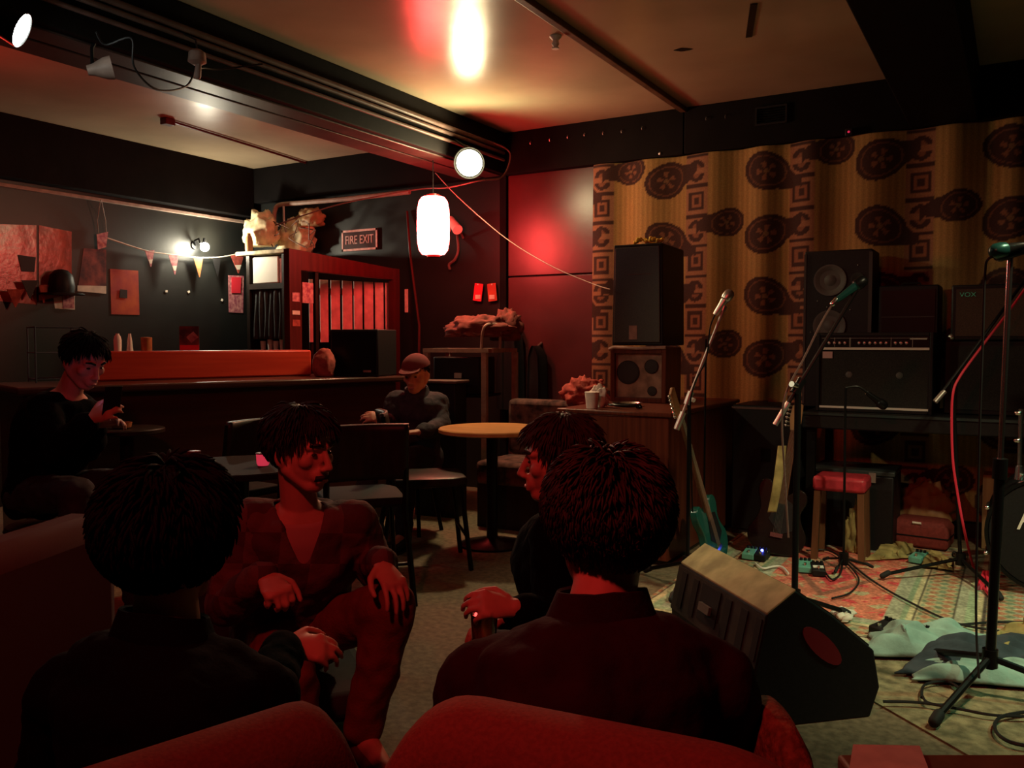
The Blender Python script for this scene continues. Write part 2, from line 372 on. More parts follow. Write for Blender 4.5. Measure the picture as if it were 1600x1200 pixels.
solo('conduit_pipe', 'thin reddish conduit running along the left ceiling bay', 'pipe', MB().tube([pp[0], pp[1], pp[2]], .010, 8), M['redwood'])
solo('junction_box', 'small reddish junction box on the left ceiling bay', 'box', MB().box(pp[0] - V((0, 0, .012)), (.07, .09, .05)), M['redwood'], bw=.005)
# ceiling bits
for px, py, lab in ((868, 62, 'small white sprinkler head beside the ceiling batten'),):
    p = PH(px, py, HC - .02); t = Thing('sprinkler_head', lab, 'sprinkler', (p.x, p.y, HC - .06))
    t.part('body', MB().lathe([(.012, 0), (.022, .015), (.016, .035), (.035, .055), (.035, .06)]), M['white'])
    t.part('deflector', MB().lathe([(.02, -.012), (.022, -.006), (.01, .0)]), M['white'])
p0 = PH(1178, 6, HC - .002); p1 = PH(1170, 58, HC - .002); dv = (p1 - p0).normalized(); sd = V((dv.y, -dv.x, 0)) * .018
solo('tape_strip', 'long strip of dark tape stuck to the ceiling', 'tape', MB().quad(p0 + sd, p0 - sd, p1 - sd, p1 + sd, .0025), M['blackm'], smooth=False)
p = PH(1067, 78, HC - .002)
solo('tape_scrap', 'small torn scrap of dark tape stuck to the ceiling', 'tape', MB().prism([(-.05, -.02), (.0, -.035), (.055, .015), (.03, .025), (-.02, .02)], .0025, Matrix.Translation(p - V((0, 0, .001)))), M['blackm'], smooth=False)
# header fittings
p = PY(1205, 180, D - .11); t = Thing('vent_grille', 'dark rectangular vent set in the header above the patterned curtain', 'vent', p)
t.part('frame', MB().bx(-.11, .11, -.01, .01, -.065, -.052).bx(-.11, .11, -.01, .01, .052, .065).bx(-.11, -.098, -.01, .01, -.052, .052).bx(.098, .11, -.01, .01, -.052, .052), M['black'], smooth=False)
t.part('louvres', [m_ := MB()] and [m_.box((0, 0, -.042 + k * .017), (.196, .012, .004), Matrix.Rotation(.6, 3, 'X')) for k in range(6)][0], M['blackm'], smooth=False)
p = PY(1327, 207, D - .12); t = Thing('alarm_sensor', 'small black sensor with a red light on the header', 'sensor', p)
t.part('case', MB().box((0, 0, 0), (.05, .04, .05)), M['black'], bw=.006); t.part('red_light', MB().ell((0, -.021, 0), .008, seg=10, rings=6), M['redled'])
hk = [(830, 224), (860, 219), (888, 215), (914, 211), (943, 209), (972, 206), (1004, 201), (1104, 186), (1134, 183)]
for i, (px, py) in enumerate(hk):
    p = PY(px, py, D - .104)
    solo('cup_hook', 'small metal cup hook in the row along the top of the header', 'hook', MB().tube([p + V((0, .004, .012)), p + V((0, -.012, .012)), p + V((0, -.02, 0)), p + V((0, -.014, -.012))], .0025, 6), M['silver'], 'cup hooks along the header')
p = PY(1031, 240, D - .104); solo('wall_screw', 'single shiny screw head in the header above the curtain edge', 'screw', MB().ell(p, (.012, .006, .012), seg=10, rings=6), M['silver'])
# ------------------------------------------------------------------ left wall: posters, flags, shelf
XW = XL + .004
def wall_sheet(name, lab, cat, quadpx, m, x=XW, extra=(), th=.004):
    P = [PX(a, b, x) for a, b in quadpx]
    t = Thing(name, lab, cat, P[3])
    t.part('sheet', MB().quad(P[0], P[1], P[2], P[3], -th if False else th), m, world=True, smooth=False)
    for nm, q, mm, dx in extra:
        Q = [PX(a, b, x + .006 + dx) for a, b in q]; t.part(nm, MB().quad(*Q, .002), mm, world=True, smooth=False)
    return t
M['foil'] = mat('red_foil_print', (.42, .05, .02), .28, spec=.6, nz=(9, .5), bump=(9, .5))
M['postero'] = mat('orange_print', (.50, .10, .04), .5, nz=(7, .5, (.32, .04, .04)))
M['posterd'] = mat('dark_red_print', (.28, .06, .05), .6, nz=(11, .6, (.06, .015, .02)))
M['pinkprint'] = mat('pink_floral_print', (.62, .28, .26), .6, nz=(30, .6, (.28, .06, .10)))
M['redprint'] = mat('bright_red_print', (.70, .03, .05), .5)
M['darkp'] = mat('dark_print', (.03, .015, .015), .6)
wall_sheet('foil_poster', 'large shiny red foil poster at the far left of the wall', 'poster', [(-6, 350), (57, 352), (57, 476), (-6, 470)], M['foil'], extra=[('figure', [(28, 398), (56, 402), (54, 425), (34, 424)], M['darkp'], 0)])
wall_sheet('foil_poster', 'second shiny red foil poster, right beside the first at left', 'poster', [(61, 352), (112, 362), (112, 460), (61, 470)], M['foil'])
wall_sheet('wall_poster', 'dark red poster with a pale strip along its lower edge', 'poster', [(131, 388), (166, 390), (166, 459), (121, 455)], M['posterd'], extra=[('pale_strip', [(121, 446), (166, 447), (166, 459), (121, 455)], M['paper'], 0)])
wall_sheet('wall_poster', 'orange and red poster hanging alone left of the flag bunting', 'poster', [(172, 420), (216, 423), (218, 492), (174, 491)], M['postero'], extra=[('dark_motif', [(188, 452), (199, 453), (199, 466), (187, 465)], M['darkp'], 0)])
wall_sheet('wall_sign', 'narrow red and pink sign below the last bunting flag', 'sign', [(357, 430), (381, 431), (380, 489), (358, 488)], M['pinkprint'], extra=[('red_panel', [(362, 433), (377, 433), (376, 458), (362, 458)], M['redprint'], 0)])
t = Thing('party_hat', 'black hat hanging on the wall over the right foil poster', 'hat', PX(96, 440, XL + .08))
t.part('crown', MB().lathe([(.09, -.10), (.10, -.04), (.085, .05), (.05, .09), (.01, .10)]), M['black']); t.part('brim', MB().lathe([(.17, -.105), (.17, -.095), (.09, -.09)]), M['black'])
t = wall_sheet('photo_card', 'pink and white photo card pinned under the foil posters', 'card', [(82, 456), (117, 457), (117, 484), (86, 482)], M['paper'], extra=[('pink_half', [(97, 457), (116, 458), (116, 482), (99, 482)], M['pinkprint'], 0)])
# hanging tag on a string
p = PX(160, 378, XL + .03); t = Thing('hanging_tag', 'pink paper tag hanging on a long string left of the bunting', 'tag', p)
t.part('card', MB().quad(PX(151, 366, XL + .03), PX(169, 362, XL + .03), PX(166, 386, XL + .03), PX(153, 390, XL + .03), .003), M['pinkprint'], world=True, smooth=False)
t.part('string', MB().tube([PX(157, 312, XL + .13), PX(152, 345, XL + .04), PX(154, 366, XL + .03)], .003, 6).tube([PX(158, 312, XL + .13), PX(165, 345, XL + .04), PX(166, 363, XL + .03)], .003, 6), M['pale'], world=True)
# bunting: a string and its flags
xb = XL + .06
solo('bunting_string', 'string of the flag bunting sagging across the dark wall', 'string', MB().tube(smoothpath([PX(168, 372, xb), PX(226, 391, xb), PX(262, 397, xb), PX(305, 402, xb), PX(340, 402, xb), PX(365, 398, xb), PX(382, 394, xb)]), .006, 6), M['paper'])
flags = [(226, 241, 391, 417, 'pinkprint', 'red and white bunting flag, first from the left'), (263, 279, 398, 429, 'pinkprint', 'striped red bunting flag, second from the left'), (302, 317, 402, 433, 'orange', 'plain orange bunting flag below the wall lamp'),
         (331, 345, 402, 432, 'black', 'black bunting flag right of the wall lamp'), (360, 381, 398, 427, 'redcloth', 'red bunting flag with pale tip beside the shelf unit')]
for x0, x1, y0, y1, m, lab in flags:
    a, b, cpt = PX(x0, y0 + 1, xb), PX(x1, y0, xb), PX((x0 + x1) / 2 + 2, y1, xb)
    t = Thing('bunting_flag', lab, 'flag', cpt, group='bunting flags on the left wall')
    t.part('pennant', MB().loft([[a, b, cpt + V((0, .004, 0)), cpt - V((0, .004, 0))], [p_ + V((.004, 0, 0)) for p_ in (a, b, cpt + V((0, .004, 0)), cpt - V((0, .004, 0)))]]), M[m], world=True, smooth=False)
    if m == 'pinkprint' or m == 'redcloth':
        f = lambda k: [a.lerp(cpt, k), b.lerp(cpt, k)]
        q = f(.55) + list(reversed(f(.8))); t.part('pale_band', MB().quad(*[p_ + V((.006, 0, 0)) for p_ in q], .002), M['paper'], world=True, smooth=False)
for x0, y0, x1, m, lab in ((10, 452, 38, 'redcloth', 'red pennant hanging below the left foil poster'), (33, 438, 60, 'black', 'black pennant hanging across the left foil poster'), (60, 445, 76, 'redcloth', 'red pennant hanging below the right foil poster')):
    a, b, cpt = PX(x0, y0, xb), PX(x1, y0, xb), PX((x0 + x1) / 2, y0 + 28, xb)
    solo('bunting_flag', lab, 'flag', MB().loft([[a, b, cpt + V((0, .004, 0)), cpt - V((0, .004, 0))], [p_ + V((.004, 0, 0)) for p_ in (a, b, cpt + V((0, .004, 0)), cpt - V((0, .004, 0)))]]), M[m], 'bunting flags on the left wall', smooth=False)
for i, (px, py) in enumerate(((260, 455), (295, 456), (347, 469), (388, 455))):
    p = PX(px, py, XL + .006); solo('wall_note', ['tiny white paper note pinned left of the middle of the dark wall', 'tiny white paper scrap pinned below the orange flag', 'small white folded card pinned low beside the narrow sign', 'tiny white scrap pinned on the shelf post edge'][i], 'note', MB().box(p, (.004, .024, .02), Matrix.Rotation(.5 * i, 3, 'X')), M['paper'], smooth=False)
# corner shelf unit
YS = 5.78
def ps(px, py): return PY(px, py, YS)
x0, x1 = ps(386, 500).x, ps(446, 500).x; zt = ps(415, 397).z
t = Thing('corner_shelf', 'tall open shelf unit in the corner holding a white box', 'shelf', ((x0 + x1) / 2, YS + .15, 0))
for xx, nm in ((x0, 'side_post'), (x1 - .04, 'side_post')): t.part(nm, MB().bx(xx, xx + .04, YS, YS + .3, 0, zt), M['dkwood'], world=True)
t.part('top_shelf', MB().bx(x0 - .12, x1 + .03, YS - .02, YS + .32, zt, zt + .035), M['gold'], world=True, bw=.004)
zs = ps(415, 443).z
t.part('middle_shelf', MB().bx(x0 + .04, x1 - .04, YS, YS + .3, zs - .05, zs), M['dkwood'], world=True)
t.part('lower_shelf', MB().bx(x0 + .04, x1 - .04, YS, YS + .3, ps(415, 548).z - .03, ps(415, 548).z), M['dkwood'], world=True)
t.part('back_board', MB().bx(x0, x1, YS + .3, YS + .315, 0, zt), M['black'], world=True)
xa, xbb = ps(394, 420).x, ps(434, 420).x
solo('white_box', 'white box standing on the corner shelf under its top board', 'box', MB().bx(xa, xbb, YS + .005, YS + .25, zs + .001, ps(415, 401).z), M['white'], bw=.01)
xa, xbb = ps(435.5, 420).x, ps(442, 420).x
solo('red_binder', 'slim red binder squeezed beside the white box on the shelf', 'binder', MB().bx(xa, xbb, YS + .01, YS + .25, zs + .001, ps(415, 405).z), M['redcloth'], bw=.003)
mb = MB(); xa, xbb = ps(392, 490).x, ps(438, 490).x; za, zb = zs - .053, ps(415, 530).z
mb.grid(lambda u, v: V((xa + (xbb - xa) * u, YS + .03 + .018 * math.sin(u * 38) * (.4 + v) + .008 * math.sin(u * 13 + v * 4), za + (zb - za) * v)), 80, 14)
M['greycl'] = mat('dark_grey_cloth', (.055, .06, .06), .9, nz=(20, .4))
o = solo('shelf_curtain', 'dark grey cloth hanging across the lower shelf of the corner unit', 'curtain', mb, M['greycl']); o.modifiers.new('s', 'SOLIDIFY').thickness = .006
zg = ps(415, 548).z
for i, px in enumerate((404, 415, 424, 434)):
    p = ps(px, 540); t = Thing('drinking_glass', ['pale tumbler at the left of the shelf row', 'pale tumbler second from left in the shelf row', 'pale tumbler third from left in the shelf row', 'pale tumbler at the right of the shelf row'][i], 'glass', (p.x, YS + .06, zg + .001), group='tumblers on the corner shelf')
    t.part('glass_body', MB().lathe([(.022, 0), (.028, .09 + .015 * (i % 2)), (.026, .09), (.02, .006)]), M['white'])
# clutter and lagging above the shelf
def rag(name, lab, cat, c, size, m, seed, amp=.4, sc=3.0): return solo(name, lab, cat, crumple(c, size, seed, amp, sc), M[m], ang=180)
rag('crumpled_sheeting', 'cream crumpled sheeting heaped on top of the corner shelf', 'sheeting', PY(408, 362, 6.0) + V((0, 0, -.02)), (.19, .12, .2), 'gold', 3, .28, 2.4)
rag('crumpled_sheeting', 'cream lagging bulging from the wall right of the shelf top', 'sheeting', PY(462, 375, 6.18), (.22, .1, .2), 'gold', 5, .3, 2.6)
rag('crumpled_sheeting', 'brownish folded paper wedged under the header by the corner', 'sheeting', PY(485, 343, 6.18), (.16, .09, .11), 'lightwood', 8, .28)
solo('lagged_pipe', 'grey pipe bending down below the header in the corner', 'pipe', MB().tube(smoothpath([PY(640, 300, 6.12), PY(540, 311, 6.12), PY(470, 317, 6.12), PY(438, 320, 6.12), PY(430, 328, 6.12), PY(428, 345, 6.12), PY(426, 385, 6.12)]), .022, 10), M['pale'])
solo('lagged_pipe', 'thin upright pipe beside the bent pipe in the corner', 'pipe', MB().tube([PY(443, 322, 6.1), PY(444, 350, 6.1), PY(452, 384, 6.1)], .011, 8), M['silver'])
p = PY(389, 378, YS + .06); solo('brown_bottle', 'small brown bottle on top of the shelf at its left end', 'bottle', MB().lathe([(.035, 0), (.037, .1), (.03, .14), (.018, .16), (.018, .18)], Matrix.Translation((p.x, p.y, zt + .036))), M['lightwood'])
mb = MB(); random.seed(4)
for k in range(9):
    a = PY(425 + random.random() * 65, 350 + random.random() * 30, 6.0); mb.tube(smoothpath([a, a + V((random.uniform(-.12, .12), -.02, random.uniform(-.1, .06))), a + V((random.uniform(-.2, .2), .0, random.uniform(-.16, .0)))]), .005, 6)
solo('wire_tangle', 'tangle of loose dark wires hanging over the cream sheeting', 'wires', mb, M['brown'])['kind'] = 'stuff'
# ------------------------------------------------------------------ FIRE EXIT sign
p = PY(562, 375, D - .012); t = Thing('exit_sign', 'rectangular FIRE EXIT sign on the dark back wall', 'sign', p)
hw, hh = .215, .098; rot = Matrix.Rotation(R_(90), 4, 'X')
M['signpink'] = mat('sign_pale_paint', (.85, .58, .52), .6, nz=(30, .3)); M['signdk'] = mat('sign_dark_ground', (.05, .02, .02), .6)
t.part('plate', MB().box((0, 0, 0), (hw * 2, .012, hh * 2)), M['signdk'])
t.part('border', MB().bx(-hw, hw, -.009, -.006, hh - .02, hh).bx(-hw, hw, -.009, -.006, -hh, -hh + .02).bx(-hw, -hw + .018, -.009, -.006, -hh, hh).bx(hw - .018, hw, -.009, -.006, -hh, hh), M['signpink'], smooth=False)
t.part('lettering', text_mesh('FIRE EXIT', .115, Matrix.Translation((0, -.008, 0)) @ rot, .002, sx=.72), M['signpink'], smooth=False)
# ------------------------------------------------------------------ screen partition with window frame
A, B = PX(447, 388, -4.85), PX(615, 420, -4.85); yA, yB, zT = A.y, B.y, 1.99
t = Thing('window_partition', 'red painted wooden window frame standing between bar and back wall', 'partition', (-4.85, (yA + yB) / 2, 0))
def slab(y0, y1, z0, z1, z2, z3, th=.03):   # z0/z1 bottoms, z2/z3 tops at y0 and y1
    return MB().loft([[V((xx, y0, z0)), V((xx, y1, z1)), V((xx, y1, z3)), V((xx, y0, z2))] for xx in (-4.85 - th, -4.85 + th)])
zl, zr = A.z, B.z
t.part('post', slab(yA, yA + .13, 0, 0, zl, zl - .005), M['redwood'], world=True, smooth=False, bw=.004)
t.part('post', slab(yB - .04, yB + .05, 0, 0, zr, zr), M['redwood'], world=True, smooth=False, bw=.004)
t.part('top_rail', slab(yA + .13, yB - .04, zl - .16, zr - .1, zl - .005, zr, .028), M['redwood'], world=True, smooth=False, bw=.004)
t.part('bottom_rail', slab(yA + .13, yB - .04, 0, 0, 1.0, 1.0, .028), M['redwood'], world=True, smooth=False)
t.part('mullion', slab(yA + .30, yA + .335, 1.0, 1.0, zl - .15, zl - .15, .014), M['dkwood'], world=True, smooth=False)
for (pz, hgt, m, lab) in ((1.62, .07, 'pinkprint', 'pink sticker'), (1.42, .05, 'redcloth', None), (1.5, .03, 'paper', None)):
    t.part('sticker', MB().box((-4.85 + .033, yA + .065, pz), (.003, .08, hgt)), M[m], world=True, smooth=False, label=lab)
t.part('window_card', MB().box((-4.84, yA + .215, 1.66), (.01, .12, .16)), M['pinkprint'], world=True, smooth=False)
# pale slatted screen behind it
t = Thing('slatted_screen', 'screen of tall pale boards seen through the red window frame', 'screen', PD(545, 540, 7.6) * 1.0 - V((0, 0, PD(545, 540, 7.6).z)))
dd = lambda k: 7.5 + .32 * k
sl = [(483, 494.5), (500, 512.5), (517, 531), (535, 550), (553, 566), (569, 583), (586, 599), (602, 607)]
mb = MB(); M['slat'] = mat('pale_pink_board', (.85, .62, .54), .6, nz=(12, .3))
for i, (a, b) in enumerate(sl):
    ka, kb = (a - 483) / 124, (b - 483) / 124
    P = [PD(a, 436 + 6 * ka, dd(ka)), PD(b, 436 + 6 * kb, dd(kb))]
    mb.quad(V((P[0].x, P[0].y, 1.27)), V((P[1].x, P[1].y, 1.27)), P[1], P[0], -.015)
t.part('board_panel', mb, M['slat'], world=True, smooth=False)
e0, e1 = PD(481, 500, dd(0)), PD(608, 500, dd(1)); e0 += V((-.01, .03, 0)); e1 += V((-.01, .03, 0))
t.part('rail', MB().quad(V((e0.x, e0.y, 1.33)), V((e1.x, e1.y, 1.33)), V((e1.x, e1.y, 1.38)), V((e0.x, e0.y, 1.38)), -.02), M['dkwood'], world=True, smooth=False)
t.part('rail', MB().quad(V((e0.x, e0.y, 1.7)), V((e1.x, e1.y, 1.7)), V((e1.x, e1.y, 1.75)), V((e0.x, e0.y, 1.75)), -.02), M['dkwood'], world=True, smooth=False)
t.part('post', MB().cyl((e0.x, e0.y + .03, 0), (e0.x, e0.y + .03, 1.75), .025), M['dkwood'], world=True); t.part('post', MB().cyl((e1.x, e1.y + .03, 0), (e1.x, e1.y + .03, 1.75), .025), M['dkwood'], world=True)
# thin pole, pink strip, camera fixture, cable hook, tags
solo('thin_pole', 'thin reddish pole leaning against the back wall left of the lantern', 'pole', MB().tube([PY(636, 330, D - .02), PY(641, 400, D - .06), PY(655, 508, D - .12), V((PY(655, 508, D - .12).x + .05, D - .22, .003))], .011, 8), M['redwood'])
solo('pink_strip', 'short pink upright strip on the back wall below the thin pole', 'strip', MB().box(PY(635, 470, D - .008), (.03, .012, .21)), M['signpink'], smooth=False)
p = PY(710, 352, D - .12); t = Thing('wall_spot', 'small tilted white can light on the wall right of the lantern', 'spotlight', p)
x_ = V((.6, -.35, -.5)).normalized()
t.part('can', MB().cyl(-x_ * .1, x_ * .08, .035, .045), M['white']); t.part('arm', MB().tube([(0, 0, 0), (.02, .06, -.05), (.02, .11, -.1)], .01, 8), M['pipe'])
solo('hanging_hook', 'bent dark hook with pale tip on the wall below the lantern', 'hook', MB().tube(smoothpath([PY(714, 365, D - .01), PY(716, 390, D - .05), PY(711, 405, D - .06), PY(702, 413, D - .05), PY(703, 421, D - .04)]), .012, 8), M['pipe'])
for px, lab, m in ((747, 'red paper tag pinned on the wall seam, left one of two', 'redprint'), (769, 'red and yellow paper tag pinned on the wall seam, right one of two', 'postero')):
    p = PY(px, 453, D - .035); t = Thing('paper_tag', lab, 'tag', p, group='paper tags on the wall seam')
    t.part('card', MB().box((0, 0, -.02), (.085, .004, .15), Matrix.Rotation(.15 if m == 'redprint' else -.1, 3, 'Y')), M[m], smooth=False)
    t.part('pale_patch', MB().box((.0, -.004, -.06), (.05, .003, .035)), M['paper'], smooth=False)
    t.part('pin', MB().ell((0, -.004, .045), .008, seg=8, rings=6), M['paper'])
# ------------------------------------------------------------------ the bar
BO, BRZ = V((-4.45, 4.69, 0)), R_(-19)
BM_ = Matrix.Translation(BO) @ Matrix.Rotation(BRZ, 4, 'Z')
def onbar(px, lx, z):     # point above the bar's line at local depth lx, seen at column px
    r = ray(px, 545); ax, ay = BM_.to_3x3() @ V((1, 0, 0)), BM_.to_3x3() @ V((0, 1, 0))
    o = BO + ax * lx; k = (o.x * r.y - o.y * r.x) / (ay.y * r.x - ay.x * r.y)
    p = o + ay * k; return V((p.x, p.y, z))
t = Thing('bar_counter', 'long dark bar counter with a red lit raised ledge', 'bar counter', BO, BRZ)
t.part('body', MB().bx(-.27, .40, -1.95, .47, 0, .985), M['barwood'], bw=.006)
t.part('worktop', MB().bx(-.29, .50, -2.0, .51, .986, 1.028), M['barwood'], bw=.012)
t.part('raised_ledge', MB().bx(-.28, 0, -1.47, 0, 1.029, 1.215), M['ledge'], bw=.012)
t.part('foot_rail', MB().cyl((.46, -1.9, .2), (.46, .45, .2), .02), M['pale'])
zb = 1.2165
def bottle(px, prof, lab, m, nm='bottle', cat='bottle', x=-.08):
    solo(nm, lab, cat, MB().lathe(prof, Matrix.Translation(onbar(px, x, zb))), M[m])
bottle(184, [(.022, 0), (.024, .07), (.018, .095), (.011, .105), (.011, .112)], 'pale squat bottle on the bar ledge, leftmost', 'white')
bottle(203, [(.02, 0), (.015, .06), (.009, .1), (.008, .112)], 'pale cone shaped bottle on the bar ledge, beside the orange tin', 'white')
bottle(229, [(.034, 0), (.035, .085), (.032, .088), (.01, .09)], 'orange tin can on the bar ledge', 'orange', 'tin_can', 'can')
t = Thing('leaning_picture', 'small red and pink picture leaning upright on the bar ledge', 'picture', onbar(296, -.1, zb), BRZ - .4)
t.part('board', MB().box((0, 0, .082), (.012, .125, .164)), M['posterd'], smooth=False); t.part('pink_motif', MB().box((.008, .02, .09), (.003, .06, .05), Matrix.Rotation(.7, 3, 'X')), M['pinkprint'], smooth=False); t.part('red_band', MB().box((.008, 0, .02), (.003, .12, .035)), M['redprint'], smooth=False)
t = Thing('wire_rack', 'thin grey wire rack standing on the bar left of the bottles', 'rack', BM_ @ V((-.16, -1.66, 1.029)), BRZ)
mb = MB()
for zz in (.02, .18, .335):
    mb.tube([(-.1, -.13, zz), (.1, -.13, zz), (.1, .12, zz), (-.1, .12, zz), (-.1, -.13, zz)], .004, 6)
for q in ((-.1, -.13), (.1, -.13), (.1, .12), (-.1, .12)): mb.cyl((*q, 0), (*q, .34), .005, seg=6)
M['bluegrey'] = mat('blue_grey_wire', (.10, .14, .17), .4, .5)
t.part('wire_frame', mb, M['bluegrey'])
p = PD(506, 566, 6.1); o = solo('paper_bag', 'rounded paper bag in red lit colour at the right end of the bar ledge', 'bag', crumple((p.x, p.y, 1.125), (.085, .075, .125), 9, .15, 2), M['redcloth'], ang=180); o.location.z = 1.03  # paper bag coloured red for the red light falling on it
t = Thing('cabinet_speaker', 'black boxy loudspeaker standing on the right end of the bar', 'speaker', BM_ @ V((.26, .285, 1.029)), R_(12))
t.part('cabinet', MB().bx(-.19, .19, -.15, .15, 0, .335), M['black'], bw=.008); t.part('grille', MB().bx(-.17, .17, -.158, -.15, .02, .315), M['blackm'])
t.part('badge', MB().bx(.08, .14, -.162, -.158, .03, .045), M['pale'])
# pale framed rack with dark box, coats, red bag
P0 = PD(663, 545, 6.55); P1 = PD(765, 545, 6.35); ww = (P1 - P0); Wd = V((ww.x, ww.y, 0)).length
t = Thing('storage_rack', 'pale metal rack frame behind the person in the cap', 'rack', (P0.x, P0.y, 0), math.atan2(ww.y, ww.x))
HT = 1.225
for xx in (0.02, Wd - .04): t.part('leg', MB().bx(xx - .02, xx + .02, -.02, .02, 0, HT - .03), M['pale'])
for xx in (0.02, Wd + .05): t.part('leg', MB().bx(xx - .02, xx + .02, .36, .40, 0, HT - .03), M['pale'])
t.part('top_frame', MB().bx(0, Wd, -.025, .025, HT - .03, HT).bx(0, Wd + .06, .355, .405, HT - .03, HT).bx(0, .04, .025, .355, HT - .03, HT).bx(Wd - .02, Wd + .02, .025, .355, HT - .03, HT), M['pale'], smooth=False)
t.part('shelf', MB().bx(0.04, Wd - .06, .0, .36, .86, .88), M['blackm'])
bx0 = Thing('equipment_case', 'black equipment case inside the pale metal rack', 'case', t.m @ V((Wd / 2, .19, .881)), math.atan2(ww.y, ww.x))
bx0.part('shell', MB().bx(-Wd / 2 + .06, Wd / 2 - .1, -.16, .15, 0, .28), M['black'], bw=.01); bx0.part('latch', MB().bx(-.03, .03, -.168, -.16, .12, .16), M['silver'])
q = Thing('low_cabinet', 'dark low cabinet with pale front edge below the metal rack', 'cabinet', t.m @ V((.2, -.16, 0)), math.atan2(ww.y, ww.x))
q.part('carcass', MB().bx(-.15, .18, -.1, .1, 0, .975), M['black'], bw=.006); q.part('lid', MB().bx(-.16, .20, -.12, .11, .976, .995), M['pipe'], bw=.004)
M['bagred'] = mat('dark_red_bag_cloth', (.20, .045, .035), .85, nz=(12, .5), bump=(30, .3))
rag('red_bag', 'crumpled red cloth bag lying on top of the metal rack', 'bag', PD(733, 512, 6.45) + V((0, .12, -.01)), (.26, .15, .10), 'bagred', 12, .3)
rag('red_jacket', 'dark red jacket bunched on the right end of the metal rack', 'jacket', PD(765, 510, 6.55) + V((.05, .16, -.02)), (.12, .12, .15), 'bagred', 14, .35)
mb = MB(); a = PD(752, 546, 6.38); 
solo('bent_tube', 'bent pale metal tube standing on the rack in front of the red bag', 'tube', mb.tube(smoothpath([a, PD(754, 520, 6.36), PD(760, 508, 6.36), PD(775, 507, 6.4), PD(781, 515, 6.42), PD(781, 545, 6.46)]), .011, 8), M['pale'])
for i, (px, y0, y1, wd_, lab) in enumerate(((797, 500, 640, .11, 'long black coat hanging on the red wall left of the loudspeaker'), (838, 540, 650, .085, 'short dark coat hanging beside the long black coat'))):
    p = PY(px, y0, D - .12); z1 = PY(px, y1, D - .12).z
    t = Thing('hanging_coat', lab, 'coat', (p.x, p.y, z1), group='coats on the red wall')
    mb = MB(); mb.loft([[V((wd_ * k * (math.cos(a) + .15 * math.sin(5 * a + i)), .07 * (math.sin(a) + .25 * math.cos(4 * a)), zz)) for a in [2 * math.pi * j / 40 for j in range(40)]] for zz, k in ((0, 1.05), (.25 * (p.z - z1), 1), (.6 * (p.z - z1), .95), (.85 * (p.z - z1), .85), (.95 * (p.z - z1), .5), (p.z - z1, .15))])
    t.part('cloth', wrinkle(mb.mesh('cloth'), 6, .01, i), M['black']); t.part('peg', MB().cyl((0, .02, p.z - z1 - .01), (0, .09, p.z - z1 + .02), .012), M['pipe'])
# ------------------------------------------------------------------ patterned curtain
def colgrid(name, me, f):
    at = me.color_attributes.new('pattern', 'FLOAT_COLOR', 'POINT')
    for i, v in enumerate(me.vertices): at.data[i].color = (*f(v.co), 1)
MUST, DKB, MIDB, PALEB = V((.38, .25, .085)), V((.045, .022, .018)), V((.19, .085, .045)), V((.40, .24, .12))
def curtain_col(co):
    x, z = co.x, co.z
    k = (x + 2.82) / .75; ci = math.floor(k); fx = (k - ci) * .75
    dc = fx if fx < .375 else fx - .75
    col = MUST * (.88 + .12 * math.sin(x * 160) + .1 * noise.noise(V((x * 25, 0, z * 2))))
    if abs(fx - .375) > .30 and abs(dc) > .1: col = col * .8
    row = (z - 2.48) / .44; ri = round(row); dz = (row - ri) * .44
    odd = (ri + ci) % 2
    if abs(dc) < .088:                                    # column of blocks and half moons
        col = V((.27, .14, .075)); zz = (z % .22) - .11; ax = abs(dc)
        if int(z // .22) % 2 == 0:
            if ax < .062 and abs(zz) < .07: col = DKB
            if ax < .040 and abs(zz) < .045: col = MIDB * 1.2
            if ax < .020 and abs(zz) < .026: col = DKB
        else:
            h = zz if zz > 0 else -zz
            if (ax / .065) ** 2 + ((h - .018) / .062) ** 2 < 1 and h > .018: col = DKB
            if (ax / .03) ** 2 + ((h - .02) / .03) ** 2 < 1 and h > .02: col = MIDB
        if abs(zz) > .098: col = DKB
    # paisley lobes with curving stems
    for cx, sx, sc in ((.51, -1, 1.22), (.225, 1, .95)):
        if sc < 1 and odd: continue
        lx = (fx - cx) * -sx; lz = dz - (.0 if sx < 0 else .10)
        tl = .38 * (1 if odd else -1) * (1 if sx < 0 else -.6); lx, lz = lx * math.cos(tl) - lz * math.sin(tl), lx * math.sin(tl) + lz * math.cos(tl)
        stem = .055 * math.sin(min(max((lx + .05) / .30, 0), 1) * math.pi) * (1 if sx < 0 else -1)
        if 0 < lx < .40 * sc and abs(lz + stem) < .026 * (1 - lx) + .012 * sc: col = DKB
        wob = .006 * math.sin(3 * math.atan2(lz, lx) + ci)
        r = math.hypot(lx / (.135 * sc), lz / (.108 * sc)) - wob * 4
        tip = lx > 0 and abs(lz) < .10 * sc * (1 - lx / (.23 * sc)) and lx < .23 * sc
        if r < 1 or tip:
            col = DKB
            if .74 < r < .81: col = MIDB * .75
            if r < .62:
                a = math.atan2(lz, lx); pr = math.hypot(lx, lz) / sc
                if pr < .055 and math.cos(5 * a + ci) > .1 and pr > .022: col = MIDB * 1.0
                elif pr < .015: col = PALEB * .45
    return col
cx0, cx1, cz0, cz1 = -2.90, 1.0, .12, 2.655
mb = MB()
mb.grid(lambda u, v: V((cx0 + (cx1 - cx0) * u, D - .085 - .022 * math.sin(u * 62 + .8 * math.sin(u * 17)) - .016 * math.sin(u * 27 + 2 * v) * (1.2 - v) - .01 * math.sin(u * 9 + 3 * v), cz0 + (cz1 - cz0) * v)), 400, 250)
me = mb.mesh('patterned_curtain'); colgrid('c', me, curtain_col)
